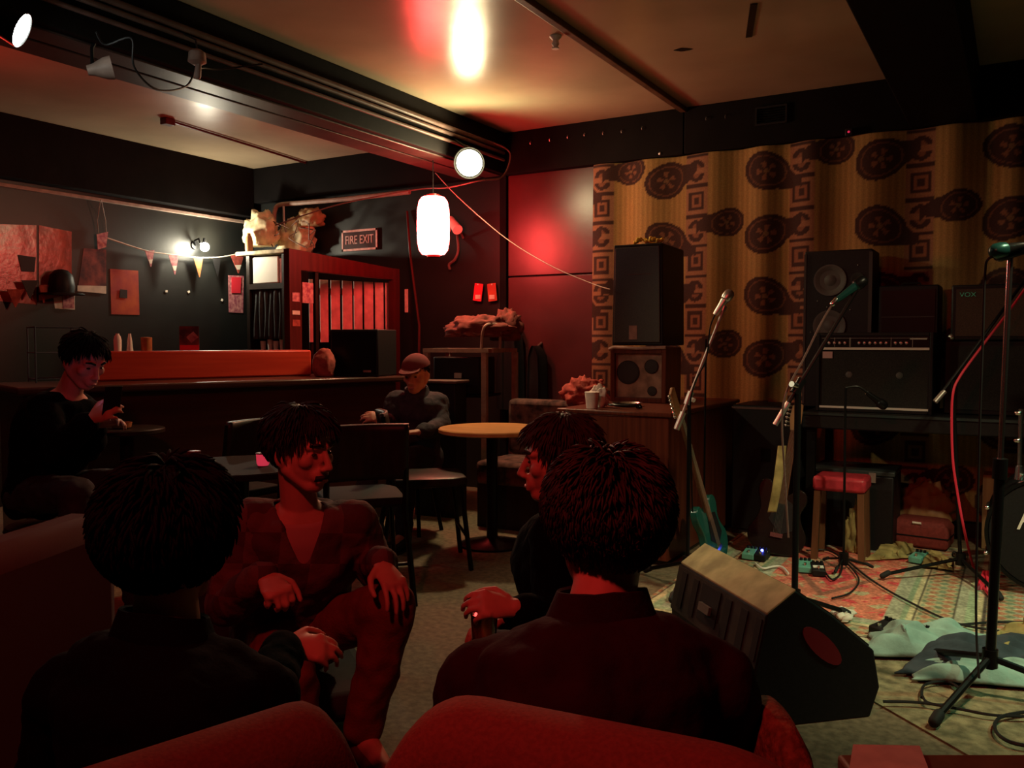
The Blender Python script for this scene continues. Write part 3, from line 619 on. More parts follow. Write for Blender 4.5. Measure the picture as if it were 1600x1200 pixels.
M['curtain'] = mat('printed_curtain_cloth', (.4, .25, .1), .85, attr='pattern', nz=(120, .25), bump=(160, .15))
o = solo('patterned_curtain', 'large mustard curtain printed with dark paisley shapes behind the stage', 'curtain', me, M['curtain'], ang=180)
o.modifiers.new('s', 'SOLIDIFY').thickness = .004
solo('curtain_rail', 'dark wooden rail along the top of the patterned curtain', 'rail', MB().bx(cx0 - .02, cx1 + .02, D - .03, D - .002, 2.60, 2.655), M['dkwood'])
# ------------------------------------------------------------------ rugs
def rug_col(co):
    x, y = co.x, co.y
    n = noise.fractal(co * 14, 1, 2, 3); n2 = noise.noise(co * 60)
    RED, CRIM, GRY, GRN, BEI, DK = V((.42, .13, .085)), V((.42, .045, .05)), V((.26, .25, .18)), V((.22, .27, .17)), V((.36, .30, .18)), V((.06, .045, .035))
    ex = max(-1.13 - x, x + .50, 4.18 - y, y - 5.52)      # distance outside the red field
    if ex < 0:
        col = RED * (1 + .25 * n)
        f = math.sin(x * 21 + 2 * n) * math.sin(y * 21 + 2 * n)
        if f > .62: col = CRIM
        if f < -.72: col = BEI * .9
        d = abs(x + .82) / .2 + abs(y - 4.85) / .42
        if .8 < d < 1.0: col = DK.lerp(RED, .4)
        if d < .5: col = CRIM * (1 + .3 * n)
        if d < .2: col = BEI
    else:
        b = [(.06, GRY), (.085, GRN * .8), (.115, BEI), (.125, DK), (.27, BEI * .8), (.28, DK), (.32, GRY), (.36, GRN), (.39, BEI), (.40, DK), (.52, BEI * .75), (9, GRY)]
        col = next(c for lim, c in b if ex < lim)
        if .125 < ex < .27 or ex > .40:
            f = math.sin((x + y) * 42) * math.sin((x - y) * 42)
            if f > .35: col = V((.28, .12, .07))
            elif f < -.45: col = GRN * .6
        col = col * (1 + .3 * n)
    return col * 1.9 * (1 + .35 * n2)
mb = MB(); mb.grid(lambda u, v: V((-1.55 + 2.5 * u, 3.80 + 2.1 * v, .011 + .006 * noise.noise(V((u * 9, v * 9, 3))))), 300, 252)
me = mb.mesh('persian_rug'); colgrid('r', me, rug_col)
M['rug'] = mat('persian_rug_pile', (.4, .2, .1), .95, attr='pattern', nz=(70, .4), bump=(220, .5))
o = solo('persian_rug', 'worn red persian rug with grey green borders under the stage gear', 'rug', me, M['rug'], ang=180); o.modifiers.new('s', 'SOLIDIFY').thickness = .006
M['carpet'] = mat('beige_carpet', (.30, .26, .15), .95, nz=(24, .55), bump=(200, .5))
mb = MB(); mb.loft([[V((x, y, z)) for x, y in ((-.42, 3.24), (.02, 2.84), (1.6, 2.84), (1.6, 3.78), (-.9, 3.78))] for z in (.0005, .007)])
solo('beige_carpet', 'worn beige carpet piece on the floor in front of the persian rug', 'carpet', mb, M['carpet'], smooth=False)
# ------------------------------------------------------------------ console organ and loudspeakers on it
t = Thing('console_organ', 'tall wooden console seen from its end under the loudspeaker stack', 'organ', (-1.975, 5.2, 0))
t.part('body', MB().bx(-2.36, -1.68, 4.60, 5.95, .03, .85), M['organ'], world=True, bw=.006)
t.part('lid', MB().bx(-2.38, -1.66, 4.58, 5.97, .851, .878), M['organ'], world=True, bw=.008)
t.part('plinth', MB().bx(-2.34, -1.70, 4.63, 5.92, 0, .029), M['dkwood'], world=True)
t = Thing('baffle_speaker', 'brown loudspeaker with one large and two small round openings, on the console', 'speaker', (-2.155, 5.44, .8785), R_(4))
w2, h2 = .19, .36
t.part('cabinet', MB().bx(-w2, -w2 + .03, -.16, .2, 0, h2).bx(w2 - .03, w2, -.16, .2, 0, h2).bx(-w2 + .03, w2 - .03, -.16, .2, 0, .03).bx(-w2 + .03, w2 - .03, -.16, .2, h2 - .04, h2).bx(-w2 + .03, w2 - .03, .0, .2, .03, h2 - .04), M['organ'], smooth=False, bw=.003)
t.part('baffle', MB().bx(-w2 + .031, w2 - .031, -.13, -.11, .031, h2 - .041), M['baffle'], smooth=False)
rx = Matrix.Rotation(R_(90), 4, 'X')
for (hx, hz, r, nm) in ((-.075, .195, .075, 'woofer'), (.085, .235, .045, 'horn'), (.09, .075, .03, 'port')):
    t.part(nm, MB().lathe([(r, .0), (r * 1.05, .004), (r * 1.05, .0), (r * .9, .0005)], Matrix.Translation((hx, -.131, hz)) @ rx, 28).lathe([(r * .93, .0045), (r * .3, .006), (r * .1, .0065)], Matrix.Translation((hx, -.131, hz)) @ rx, 28), M['cone'])
t.part('top_trim', MB().tube([(-w2 - .005, -.17, h2 - .012), (-w2 + .03, -.172, h2 + .0), (0, -.172, h2 - .006), (w2 - .03, -.172, h2 + .0), (w2, -.17, h2 + .0)], .011, 8), M['pale'])
t = Thing('tall_loudspeaker', 'tall black loudspeaker cabinet with grey grille topping the stack', 'speaker', (-2.155, 5.47, .8785 + h2 + .013), R_(1.5))
ws, hs, dp = .172, .66, .52
t.part('cabinet', MB().loft([[V((x * k, y, z)) for x, y in ((-ws, -.19), (ws, -.19), (ws - .02, dp - .2), (-ws + .02, dp - .2))] for z, k in ((0, 1.03), (hs, .97))]), M['black'], smooth=False, bw=.008)
t.part('grille', MB().loft([[V((x * k, y, z)) for x, y in ((-ws + .016, -.202), (ws - .016, -.202), (ws - .016, -.188), (-ws + .016, -.188))] for z, k in ((.02, 1.03), (hs - .02, .97))]), M['grillegrey'], smooth=False, bw=.004)
t.part('badge', MB().bx(-.05, .005, -.206, -.201, .04, .13), M['pale'], smooth=False)
t.part('seam_strip', MB().bx(-.06, .1, -.2045, -.2015, hs - .2, hs - .196), M['pipe'], smooth=False)
zt_ = .8785 + h2 + .013 + hs
mb = MB(); random.seed(3)
for k in range(16):
    a = k / 15; p = V((-2.155 - .03 + .17 * a + random.uniform(-.01, .01), 5.33 + random.uniform(-.03, .03), zt_ + .016 + .018 * abs(math.sin(a * 7))))
    mb.ell(p, (.014, .014, .014), seg=8, rings=6)
mb.tube(smoothpath([(-2.2, 5.33, zt_ + .008), (-2.14, 5.32, zt_ + .03), (-2.08, 5.34, zt_ + .01), (-2.01, 5.33, zt_ + .012)]), .006, 6)
solo('flower_garland', 'small yellow flower garland lying on top of the tall loudspeaker', 'garland', mb, M['yellow'], ang=180)
# things on the console
p = PH(938, 636, .90); t = Thing('paper_cup', 'pale paper cup at the left front corner of the console', 'cup', (-2.19, 4.68, .8785))
t.part('cup_body', MB().lathe([(.034, 0), (.044, .095), (.041, .095), (.032, .006)]), M['paper']); t.part('rim', MB().lathe([(.044, .093), (.046, .097), (.042, .099)]), M['white'])
solo('folded_napkin', 'crumpled pale napkin sticking up behind the paper cup', 'napkin', crumple((-2.2, 4.80, .935), (.05, .04, .085), 31, .4, 2), M['paper'], ang=180).location.z = .8785
solo('steel_dish', 'flat shiny steel dish in front of the brown loudspeaker', 'dish', MB().lathe([(.02, 0), (.085, .004), (.095, .022), (.09, .022), (.08, .008), (.01, .006)], Matrix.Translation((-2.08, 4.95, .8785))), M['chrome'])
mb = MB(); pts = []
for k in range(110):
    a = k * .21; r = .075 + .012 * math.sin(k * .37); pts.append((-2.02 + r * 1.2 * math.cos(a), 4.78 + r * .8 * math.sin(a), .885 + .0035 * (k % 30) / 6 + .008 * math.sin(k * .11) ** 2))
mb.tube(pts, .0055, 6); solo('cable_coil', 'coil of black cable lying on the console lid', 'cable', mb, M['blackm'])
# ------------------------------------------------------------------ guitars
def guitar(lab, base, head, facing, body_m):
    base, head = V(base), V(head); ax = (head - base).normalized(); L = (head - base).length
    f = V(facing); f = (f - ax * f.dot(ax)).normalized(); sx = ax.cross(f)
    mt = Matrix(((sx.x, f.x, ax.x, base.x), (sx.y, f.y, ax.y, base.y), (sx.z, f.z, ax.z, base.z), (0, 0, 0, 1)))
    t = Thing('electric_guitar', lab, 'guitar', base); W = lambda mb: (lambda me: (me.transform(mt), me)[1])(mb.mesh('g'))
    out = [(0, .0), (.10, .01), (.155, .06), (.165, .13), (.13, .20), (.115, .26), (.14, .33), (.125, .385), (.075, .40), (.035, .36), (-.035, .36), (-.08, .43), (-.13, .42), (-.145, .36), (-.118, .27), (-.13, .20), (-.165, .13), (-.155, .06), (-.10, .01)]
    sm = [(p.x, p.y) for p in smoothpath([(*q, 0) for q in out] + [(0, 0, 0)], 4)][:-1]
    m4 = Matrix(((1, 0, 0, 0), (0, 0, 1, -.022), (0, 1, 0, 0), (0, 0, 0, 1)))
    b = t.part('body', W(MB().prism(sm, .044, m4)), body_m, world=True, bw=.006)
    t.part('pickguard', W(MB().prism([(.02, .12), (.1, .16), (.08, .3), (-.02, .35), (-.06, .2)], .003, Matrix(((1, 0, 0, 0), (0, 0, 1, .0225), (0, 1, 0, 0), (0, 0, 0, 1))))), M['black'], world=True, parent=b, smooth=False)
    t.part('neck', W(MB().loft([[V((x, y, z)) for x, y in ((-.024 * k, .026), (.024 * k, .026), (.02 * k, .008), (0, .001), (-.02 * k, .008))] for z, k in ((.30, 1.1), (L - .17, .85))])), M['brown'], world=True, smooth=False)
    hd = t.part('headstock', W(MB().prism([(-.022, L - .17), (.022, L - .17), (.034, L - .12), (.030, L - .01), (.01, L), (-.03, L - .02), (-.036, L - .1)], .016, Matrix(((1, 0, 0, 0), (0, 0, 1, .0), (0, 1, 0, 0), (0, 0, 0, 1))))), M['lightwood'], world=True, smooth=False, bw=.003)
    for k in range(6):
        mb = MB(); z = L - .145 + k * .024; mb.cyl((-.03, .01, z), (-.048, .01, z), .0035, seg=8); mb.ell((-.054, .01, z), (.010, .008, .009), seg=10, rings=6); t.part('tuning_peg', W(mb), M['chrome'], world=True, parent=hd)
    t.part('bridge', W(MB().bx(-.035, .035, .022, .034, .10, .125)), M['chrome'], world=True, smooth=False)
    mb = MB()
    for k in range(6): mb.tube([(-.02 + .008 * k, .033, .11), (-.014 + .0056 * k, .028, L - .16)], .0006, 4)
    t.part('strings', W(mb), M['silver'], world=True)
    return t
M['sea'] = mat('teal_lit_dark_lacquer', (.01, .075, .06), .25, coat=.5); M['darkl'] = mat('dark_sunburst_lacquer', (.012, .008, .007), .25, coat=.5)  # first lacquer is dark, with the teal light on its edge painted in
hd = PX(1046, 607, -1.60)
guitar('dark guitar with a teal light tint leaning against the console, pegs shining above its edge', (hd.x + .16, hd.y + .40, .006), hd, (1, -.02, .0), M['sea'])
g2 = PD(1248, 630, 5.17)
gt2 = guitar('dark guitar propped upright behind the middle microphone stand', (g2.x - .09, g2.y - .20, .022), g2, (.2, -1, .1), M['darkl'])
# ------------------------------------------------------------------ microphone stands
def mic(t, tip, back, m_body, m_head, parent=None):
    tip, back = V(tip), V(back); d = (tip - back).normalized(); L = (tip - back).length
    x, y, d = frame(d); mt = Matrix(((x.x, y.x, d.x, back.x), (x.y, y.y, d.y, back.y), (x.z, y.z, d.z, back.z), (0, 0, 0, 1)))
    hb = t.part('microphone', MB().lathe([(.011, 0), (.013, .01), (.019, L - .055), (.024, L - .05)], mt), m_body, world=True)
    t.part('mic_grille', MB().lathe([(.024, L - .05), (.027, L - .035), (.026, L - .012), (.017, L + .002), (.004, L + .007)], mt), m_head, world=True, parent=hb)
def tripod(t, hub, az, reach, m, r=.011, rise=.13):
    hub = V(hub)
    t.part('hub', MB().cyl(hub + V((0, 0, rise - .035)), hub + V((0, 0, rise + .03)), .026), m, world=True)
    for a in az:
        e = hub + V((math.cos(a), math.sin(a), 0)) * reach
        lg = t.part('leg', MB().tube([hub + V((0, 0, rise)), e + V((0, 0, .025))], r, 8), m, world=True)
        t.part('rubber_foot', MB().cap(e + V((0, 0, .033)) - V((math.cos(a), math.sin(a), 0)) * .02, e + V((0, 0, .017)) + V((math.cos(a), math.sin(a), 0)) * .012, r * 1.5, r * 1.5), M['rubber'], world=True, parent=lg)
# stand at the left of the stage
d1 = 4.4; piv = PD(1077, 622, d1)
t = Thing('microphone_stand', 'silver microphone stand with steep boom beside the wooden console', 'microphone stand', (piv.x, piv.y, 0))
base = V((piv.x, piv.y, .012))
tripod(t, base, (.6, 2.7, 4.8), .30, M['blackm'])
t.part('pole', MB().cyl(base + V((0, 0, .10)), piv, .010), M['blackm'], world=True)
t.part('boom', MB().tube([PD(1058, 668, d1), PD(1131, 482, d1)], .008, 8), M['silver'], world=True)
t.part('counterweight', MB().cyl(PD(1057, 671, d1), PD(1068, 644, d1), .016, .016), M['silver'], world=True)
cl = t.part('clutch', MB().cyl(PD(1073, 632, d1), PD(1080, 612, d1), .017), M['silver'], world=True); t.part('clutch_knob', MB().cyl(PD(1077, 622, d1), PD(1085, 626, d1 - .02), .011), M['white'], world=True, parent=cl)
t.part('mic_clip', MB().cyl(PD(1129, 486, d1), PD(1132, 478, d1), .014), M['silver'], world=True)
mic(t, PD(1142, 455, d1), PD(1117, 492, d1), M['silver'], M['silver'])
t.part('microphone_cable', MB().tube(smoothpath([PD(1117, 492, d1), PD(1110, 510, d1 - .02), PD(1107, 535, d1 - .02), PD(1102, 565, d1 - .02), PD(1085, 600, d1 - .03), PD(1078, 640, d1 - .03), PD(1080, 720, d1 - .03), PD(1082, 800, d1 - .03)]), .004, 6), M['blackm'], world=True)
# thin upright rod behind it
p = PD(1103, 530, 5.0); solo('cymbal_rod', 'thin upright dark rod standing behind the silver microphone stand', 'rod', MB().cyl((p.x, p.y, .0), p, .006, seg=8), M['blackm'])
# middle stand
d2 = 3.8; piv = PD(1247, 604, d2)
t = Thing('microphone_stand', 'black microphone stand in the middle with a thick upright pole', 'microphone stand', (piv.x, piv.y, 0))
base = V((piv.x, piv.y, .012)); tripod(t, base, (.9, 3.0, 5.1), .29, M['blackm'], .011)
t.part('pole', MB().cyl(base + V((0, 0, .10)), piv, .0145), M['blackm'], world=True)
t.part('boom', MB().tube([PD(1211, 664, d2), PD(1338, 454, d2)], .0095, 8), M['blackm'], world=True)
t.part('boom_grip', MB().cyl(PD(1211, 664, d2), PD(1232, 629, d2), .012), M['silver'], world=True)
cl = t.part('clutch', MB().cyl(PD(1241, 614, d2), PD(1254, 592, d2), .020), M['blackm'], world=True); t.part('clutch_knob', MB().cyl(PD(1247, 604, d2), PD(1237, 600, d2 - .04), .013), M['chrome'], world=True, parent=cl)
M['tealm'] = mat('teal_lit_mic_metal', (.014, .075, .065), .3, .4)  # teal of the green stage light put into the microphone colour
mic(t, PD(1352, 436, d2), PD(1306, 470, d2), M['tealm'], M['blackm'])
t.part('mic_connector', MB().cap(PD(1301, 475, d2), PD(1307, 468, d2), .012, .012), M['chrome'], world=True)
t.part('microphone_cable', MB().tube(smoothpath([PD(1301, 475, d2), PD(1283, 505, d2), PD(1256, 560, d2), PD(1229, 612, d2 - .02), PD(1222, 660, d2 - .02), PD(1226, 740, d2), PD(1232, 840, d2)]), .0045, 6), M['pipe'], world=True)
# near right stand
hub = PH(1545, 1092, .0); top = PD(1579, 392, 2.96)
t = Thing('microphone_stand', 'tall black microphone stand nearest the camera at the right', 'microphone stand', (hub.x, hub.y, 0))
b0 = V((hub.x, hub.y, .012)); lg = PH(1462, 1140, 0) - b0; a0 = math.atan2(lg.y, lg.x)
tripod(t, b0, (a0, a0 + 2.05, a0 + 4.2), V((lg.x, lg.y, 0)).length, M['blackm'], .0125, .14)
t.part('pole', MB().tube([b0 + V((0, 0, .1)), b0.lerp(top, .52)], .017, 12), M['blackm'], world=True)
t.part('inner_tube', MB().tube([b0.lerp(top, .5), top], .010, 10), M['chrome'], world=True)
cl = t.part('clutch', MB().cyl(b0.lerp(top, .50), b0.lerp(top, .545), .024), M['blackm'], world=True)
hd = t.part('boom_clutch', MB().cap(PD(1563, 398, 2.96), PD(1597, 388, 2.96), .024, .022), M['blackm'], world=True)
t.part('boom', MB().tube([PD(1570, 396, 2.96), PD(1680, 360, 2.9)], .009, 8), M['blackm'], world=True)
mic(t, PD(1549, 394, 2.93), PD(1601, 383, 2.93), M['blackm'], M['tealm'])
t.part('microphone_cable', MB().tube(smoothpath([PD(1570, 400, 2.93), PD(1545, 404, 2.93), PD(1539, 430, 2.95), PD(1536, 520, 2.96), PD(1530, 700, 2.97), PD(1525, 950, 2.98), PD(1530, 1060, 2.9)]), .0045, 6), M['cable'], world=True)
# short stand before the amplifier
p = PD(1321, 735, 4.74); t = Thing('microphone_stand', 'short thin microphone stand in front of the knobbed amplifier', 'microphone stand', (p.x, p.y, .012)); b0 = V((p.x, p.y, .014))
tripod(t, b0, (.4, 2.5, 4.6), .14, M['blackm'], .006, .06); tp = PD(1321, 606, 4.74); t.part('pole', MB().cyl(b0 + V((0, 0, .05)), tp, .007, seg=8), M['blackm'], world=True)
t.part('boom', MB().tube(smoothpath([tp, PD(1340, 604, 4.73), PD(1356, 614, 4.72)]), .006, 8), M['blackm'], world=True); mic(t, PD(1384, 636, 4.72), PD(1354, 613, 4.72), M['blackm'], M['blackm'])
# stand with red cable behind
hub = PH(1500, 903, .012); d4 = V(hub).dot(FL); piv = PD(1489, 603, d4)
t = Thing('microphone_stand', 'slim boom stand on the rug carrying the red cable', 'microphone stand', (hub.x, hub.y, .0))
b0 = V((hub.x, hub.y, .018)); lg = PH(1382, 910, 0) - b0; a0 = math.atan2(lg.y, lg.x)
tripod(t, b0, (a0, a0 + 1.4, a0 + 4.2), V((lg.x, lg.y, 0)).length, M['blackm'], .010, .10)
t.part('pole', MB().tube([b0 + V((0, 0, .08)), piv], .0105, 10), M['blackm'], world=True)
t.part('boom', MB().tube([PD(1462, 627, d4), PD(1640, 385, d4)], .009, 8), M['blackm'], world=True)
t.part('counterweight', MB().cyl(PD(1461, 628, d4), PD(1476, 611, d4), .014), M['silver'], world=True)
t.part('clutch', MB().cyl(piv - V((0, 0, .03)), piv + V((0, 0, .03)), .018), M['blackm'], world=True)
pts = [PD(1625, 418, d4 - .02), PD(1575, 488, d4 - .02), PD(1535, 540, d4 - .02), PD(1500, 588, d4 - .02), PD(1489, 615, d4 - .03), PD(1487, 660, d4 - .04), PD(1489, 720, d4 - .05), PD(1496, 770, d4 - .06), PD(1507, 830, d4 - .07), PH(1522, 890, .02), PH(1535, 915, .02), PH(1560, 950, .02)]
solo('red_cable', 'bright red cable hanging from the slim boom stand to the rug', 'cable', MB().tube(smoothpath(pts), .0065, 8), M['redcable'])
# ------------------------------------------------------------------ amplifiers on the long table
M['trimw'] = mat('pale_metal_trim', (.72, .70, .62), .35)

TT = .852
t = Thing('long_table', 'long black table against the curtain carrying the amplifiers', 'table', (-.1, 5.8, 0))
t.part('top', MB().bx(-1.13, .95, 5.42, 6.14, TT - .10, TT), M['black'], world=True, bw=.008)
M['edge'] = mat('black_laminate_edge', (.035, .045, .045), .3); t.part('edge_strip', MB().bx(-1.13, .95, 5.41, 5.42, TT - .018, TT - .004), M['edge'], world=True)
for x in (-1.08, .90):
    for y in (5.48, 6.08): t.part('leg', MB().bx(x - .025, x + .025, y - .025, y + .025, .019, TT - .1), M['blackm'], world=True)
ax0, ax1, ay = -1.064, -.418, 5.50; aw = ax1 - ax0
t = Thing('guitar_amplifier', 'wide black guitar amplifier with a row of silver knobs', 'amplifier', ((ax0 + ax1) / 2, ay, TT + .001)); hw = aw / 2; AH = .478
t.part('cabinet', MB().bx(-hw, -hw + .02, 0, .25, 0, AH).bx(hw - .02, hw, 0, .25, 0, AH).bx(-hw + .02, hw - .02, 0, .25, 0, .02).bx(-hw + .02, hw - .02, 0, .25, AH - .02, AH).bx(-hw + .02, hw - .02, .05, .25, .02, AH - .02), M['black'], smooth=False, bw=.004)
cp = t.part('control_panel', MB().bx(-hw + .021, hw - .021, .004, .05, AH - .088, AH - .021), M['blackm'], smooth=False)
t.part('panel_trim', MB().bx(-hw + .021, hw - .021, -.002, .01, AH - .103, AH - .089), M['trimw'], smooth=False)
ry = Matrix.Rotation(R_(90), 4, 'X'); f0 = -hw + .075
for k, xx in enumerate([0, .03, .06, .09, .17, .2, .23, .26, .29, .32, .37, .40, .43]):
    t.part('knob', MB().lathe([(.0095, 0), (.0095, .012), (.006, .016), (.002, .0165)], Matrix.Translation((f0 + xx, .004, AH - .062)) @ ry, 14), M['silver'], parent=cp)
M['printw'] = mat('panel_print_white', (.4, .4, .36), .5)
mb = MB(); mb.bx(hw - .125, hw - .035, .0025, .004, AH - .042, AH - .034)
for k, xx in enumerate([.03, .115, .12, .345, .46]): mb.bx(f0 + xx - .001, f0 + xx + .001, .0025, .004, AH - .085, AH - .03)
mb.bx(-hw + .03, hw - .03, .0025, .004, AH - .034, AH - .0325); t.part('panel_print', mb, M['printw'], parent=cp, smooth=False)
t.part('grille_cloth', MB().bx(-hw + .021, hw - .021, .018, .05, .034, AH - .104), M['blackcl'], smooth=False)
t.part('bottom_trim', MB().bx(-hw + .021, hw - .021, .006, .03, .021, .033), M['trimw'], smooth=False)
t.part('badge', MB().bx(-hw + .035, -hw + .092, .010, .018, AH - .155, AH - .115), M['silver'], smooth=False)
for xx in (-.135, .145): t.part('dust_cap_highlight', MB().ell((xx, .016, .225), (.02, .004, .02), seg=14, rings=8), M['conelit'])  # dome highlights on the grille drawn as pale discs
# tall two cone cabinet
cxm = -1.0; t = Thing('two_cone_speaker', 'tall black loudspeaker with two round cones behind the amplifier', 'speaker', (cxm, 5.95, TT + .001)); HT2 = 1.005
t.part('cabinet', MB().bx(-.205, .205, -.15, .15, 0, HT2), M['black'], bw=.008)
M['edge2'] = mat('worn_black_edge', (.06, .045, .045), .6); t.part('edge_strip', MB().bx(.185, .206, -.156, -.149, .02, HT2 - .02).bx(-.206, -.192, -.156, -.149, .02, HT2 - .02), M['edge2'], smooth=False)
for zz, m in ((HT2 - .19, 'conelit'), (HT2 - .48, 'conelit')):
    t.part('cone', MB().lathe([(.098, 0), (.10, .012), (.088, .012), (.04, -.012), (.036, .002), (.02, .010), (.004, .011)], Matrix.Translation((-.045, -.152, zz)) @ ry, 32), M[m])
t.part('tweeter', MB().lathe([(.04, 0), (.042, .008), (.03, .008), (.012, .002)], Matrix.Translation((.12, -.152, HT2 - .19)) @ ry, 24), M['cone'])
for q in ((-.12, HT2 - .32), (.08, HT2 - .38), (-.06, HT2 - .36), (.12, HT2 - .1), (-.16, HT2 - .52)): t.part('screw', MB().ell((q[0], -.152, q[1]), .005, seg=8, rings=6), M['silver'])
# dark heads between
for i, (z0, h, lab) in enumerate(((TT + .001, .44, 'plain black amplifier cabinet behind the right end of the knobbed amplifier'), (TT + .442, .33, 'black amplifier head stacked against the curtain beside the tall two cone speaker'))):
    t = Thing('amplifier_head', lab, 'amplifier', (-.59, 5.98, z0), group='dark amplifiers on the long table')
    t.part('case', MB().bx(-.17, .17, -.15, .15, 0, h), M['black'], bw=.008); t.part('front_panel', MB().bx(-.15, .15, -.156, -.15, .03, h - .03), M['blackm'], smooth=False); t.part('handle', MB().tube([(-.06, 0, h), (-.05, 0, h + .02), (.05, 0, h + .02), (.06, 0, h)], .006, 8), M['rubber'])
    t.part('front_line', MB().bx(-.15, .15, -.159, -.156, h * .4, h * .4 + .006), M['edge'], smooth=False)
t = Thing('amplifier_head', 'wide black cabinet carrying the brown fronted amplifier', 'amplifier', (-.06, 5.84, TT + .001), group='dark amplifiers on the long table')
t.part('case', MB().bx(-.31, .36, -.2, .2, 0, .43), M['black'], bw=.008); t.part('front_panel', MB().bx(-.28, .33, -.206, -.2, .03, .40), M['blackcl'], smooth=False)
t = Thing('combo_amplifier', 'brown fronted amplifier with a small teal logo, stacked at the right', 'amplifier', (-.04, 5.82, TT + .432))
M['browncl'] = mat('brown_diamond_cloth', (.085, .05, .038), .8, nz=(240, .4))
t.part('case', MB().bx(-.30, .32, -.2, .16, 0, .32), M['black'], bw=.01)
t.part('grille_cloth', MB().bx(-.275, .295, -.207, -.2, .025, .295), M['browncl'], smooth=False)
t.part('logo', text_mesh('VOX', .036, Matrix.Translation((-.215, -.21, .262)) @ Matrix.Rotation(R_(90), 4, 'X'), .003, sx=1.1), M['greenled'], smooth=False)
t.part('corner', MB().ell((-.295, -.195, .02), .018, seg=10, rings=8), M['silver'])
for i, (x, z, w_, h, lab) in enumerate(((.40, TT + .001, .11, .17, 'wooden box at the right end of the table with small printed front'),)):
    t = Thing('wooden_box', lab, 'box', (x, 5.52, z)); t.part('box_body', MB().bx(-w_ / 2, .3, -.06, .1, 0, h), M['lightwood'], bw=.004); t.part('dark_lid', MB().bx(-w_ / 2 - .004, .304, -.064, .104, h, h + .02), M['redwood'], smooth=False)
# road case left of the table
t = Thing('road_case', 'big black road case standing between console and long table', 'case', (-1.40, 5.86, 0))
t.part('shell', MB().bx(-.225, .225, -.2, .2, .03, .86), M['black'], bw=.01); t.part('top_edge', MB().bx(-.228, .228, -.206, -.195, .835, .848), M['pipe'], smooth=False); t.part('base_rail', MB().bx(-.22, .22, -.19, .19, 0, .03), M['rubber'])
t.part('latch', MB().bx(-.03, .03, -.21, -.2, .5, .58), M['blackm'], smooth=False)
# under and before the table
p = PD(1316, 742, 5.0); t = Thing('red_stool', 'low stool with a red vinyl seat and wooden legs under the table', 'stool', (p.x, p.y, .012)); 
sh = p.z - .012; M['stoolwood'] = woodmat('brown_stool_wood', (.10, .042, .02), (.15, .065, .03), .45, (20, 20, 2))
t.part('seat', MB().bx(-.145, .145, -.12, .12, sh - .085, sh), M['red'], bw=.02)
for x in (-.12, .12):
    for y in (-.09, .09): t.part('leg', MB().loft([[V((x * k + a, y * k + b, z)) for a, b in ((-.018, -.018), (.018, -.018), (.018, .018), (-.018, .018))] for z, k in ((0, 1.08), (sh - .086, .98))]), M['stoolwood'], smooth=False)
solo('pale_rag', 'pale rag hanging in folds beneath the red stool', 'rag', crumple((p.x + .055, p.y + .17, .27), (.06, .035, .17), 17, .45, 2.4), M['yellowcl'], ang=180).location.z = .014
p = PD(1338, 728, 5.4); t = Thing('black_trunk', 'low black trunk behind the red stool', 'trunk', (p.x, 5.75, 0)); 
t.part('chest', MB().bx(-.24, .24, -.17, .2, 0, p.z - .03), M['black'], bw=.01); t.part('lid', MB().bx(-.245, .245, -.175, .205, p.z - .029, p.z), M['edge'], bw=.006)
t.part('latch', MB().bx(.1, .14, -.185, -.175, p.z - .07, p.z - .01), M['silver'], smooth=False)
p = PH(1437, 858, .012); t = Thing('red_suitcase', 'dark red suitcase with a white tag lying on the rug', 'suitcase', (p.x, p.y + .12, .018), R_(-6))
M['case'] = mat('dark_red_fabric_case', (.24, .045, .04), .7, nz=(60, .3))
t.part('shell', MB().loft([[V((x, y, z)) for x, y in ((-.165 * k, -.11 * k), (.165 * k, -.11 * k), (.165 * k, .11 * k), (-.165 * k, .11 * k))] for z, k in ((0, .94), (.02, 1), (.12, 1), (.155, .86), (.165, .7))]), M['case'], bw=.012)
t.part('zip', MB().bx(-.168, .168, -.113, .113, .065, .073), M['black'], smooth=False); t.part('tag', MB().box((-.01, -.104, .148), (.05, .012, .016), Matrix.Rotation(.9, 3, 'X')), M['white'], smooth=False)
rag('dark_bundle', 'dark bundle of cloth lying behind the red suitcase', 'bundle', p + V((-.27, .27, .0)), (.13, .09, .25), 'black', 21)
rag('tan_bag', 'tan canvas bag under the table above the suitcase', 'bag', PD(1445, 790, 5.6) + V((.0, -.12, 0)), (.17, .10, .17), 'lightwood', 22, .3)
p = PD(1562, 765, 5.3); t = Thing('wooden_crate', 'orange brown wooden crate standing left of the bass drum', 'crate', (p.x + .02, p.y, .0)); t.part('box_body', MB().bx(-.11, .12, -.1, .1, 0, .46), M['lightwood'], bw=.005); t.part('front_label', MB().bx(-.02, .1, -.104, -.1, .3, .42), M['orange'], smooth=False)
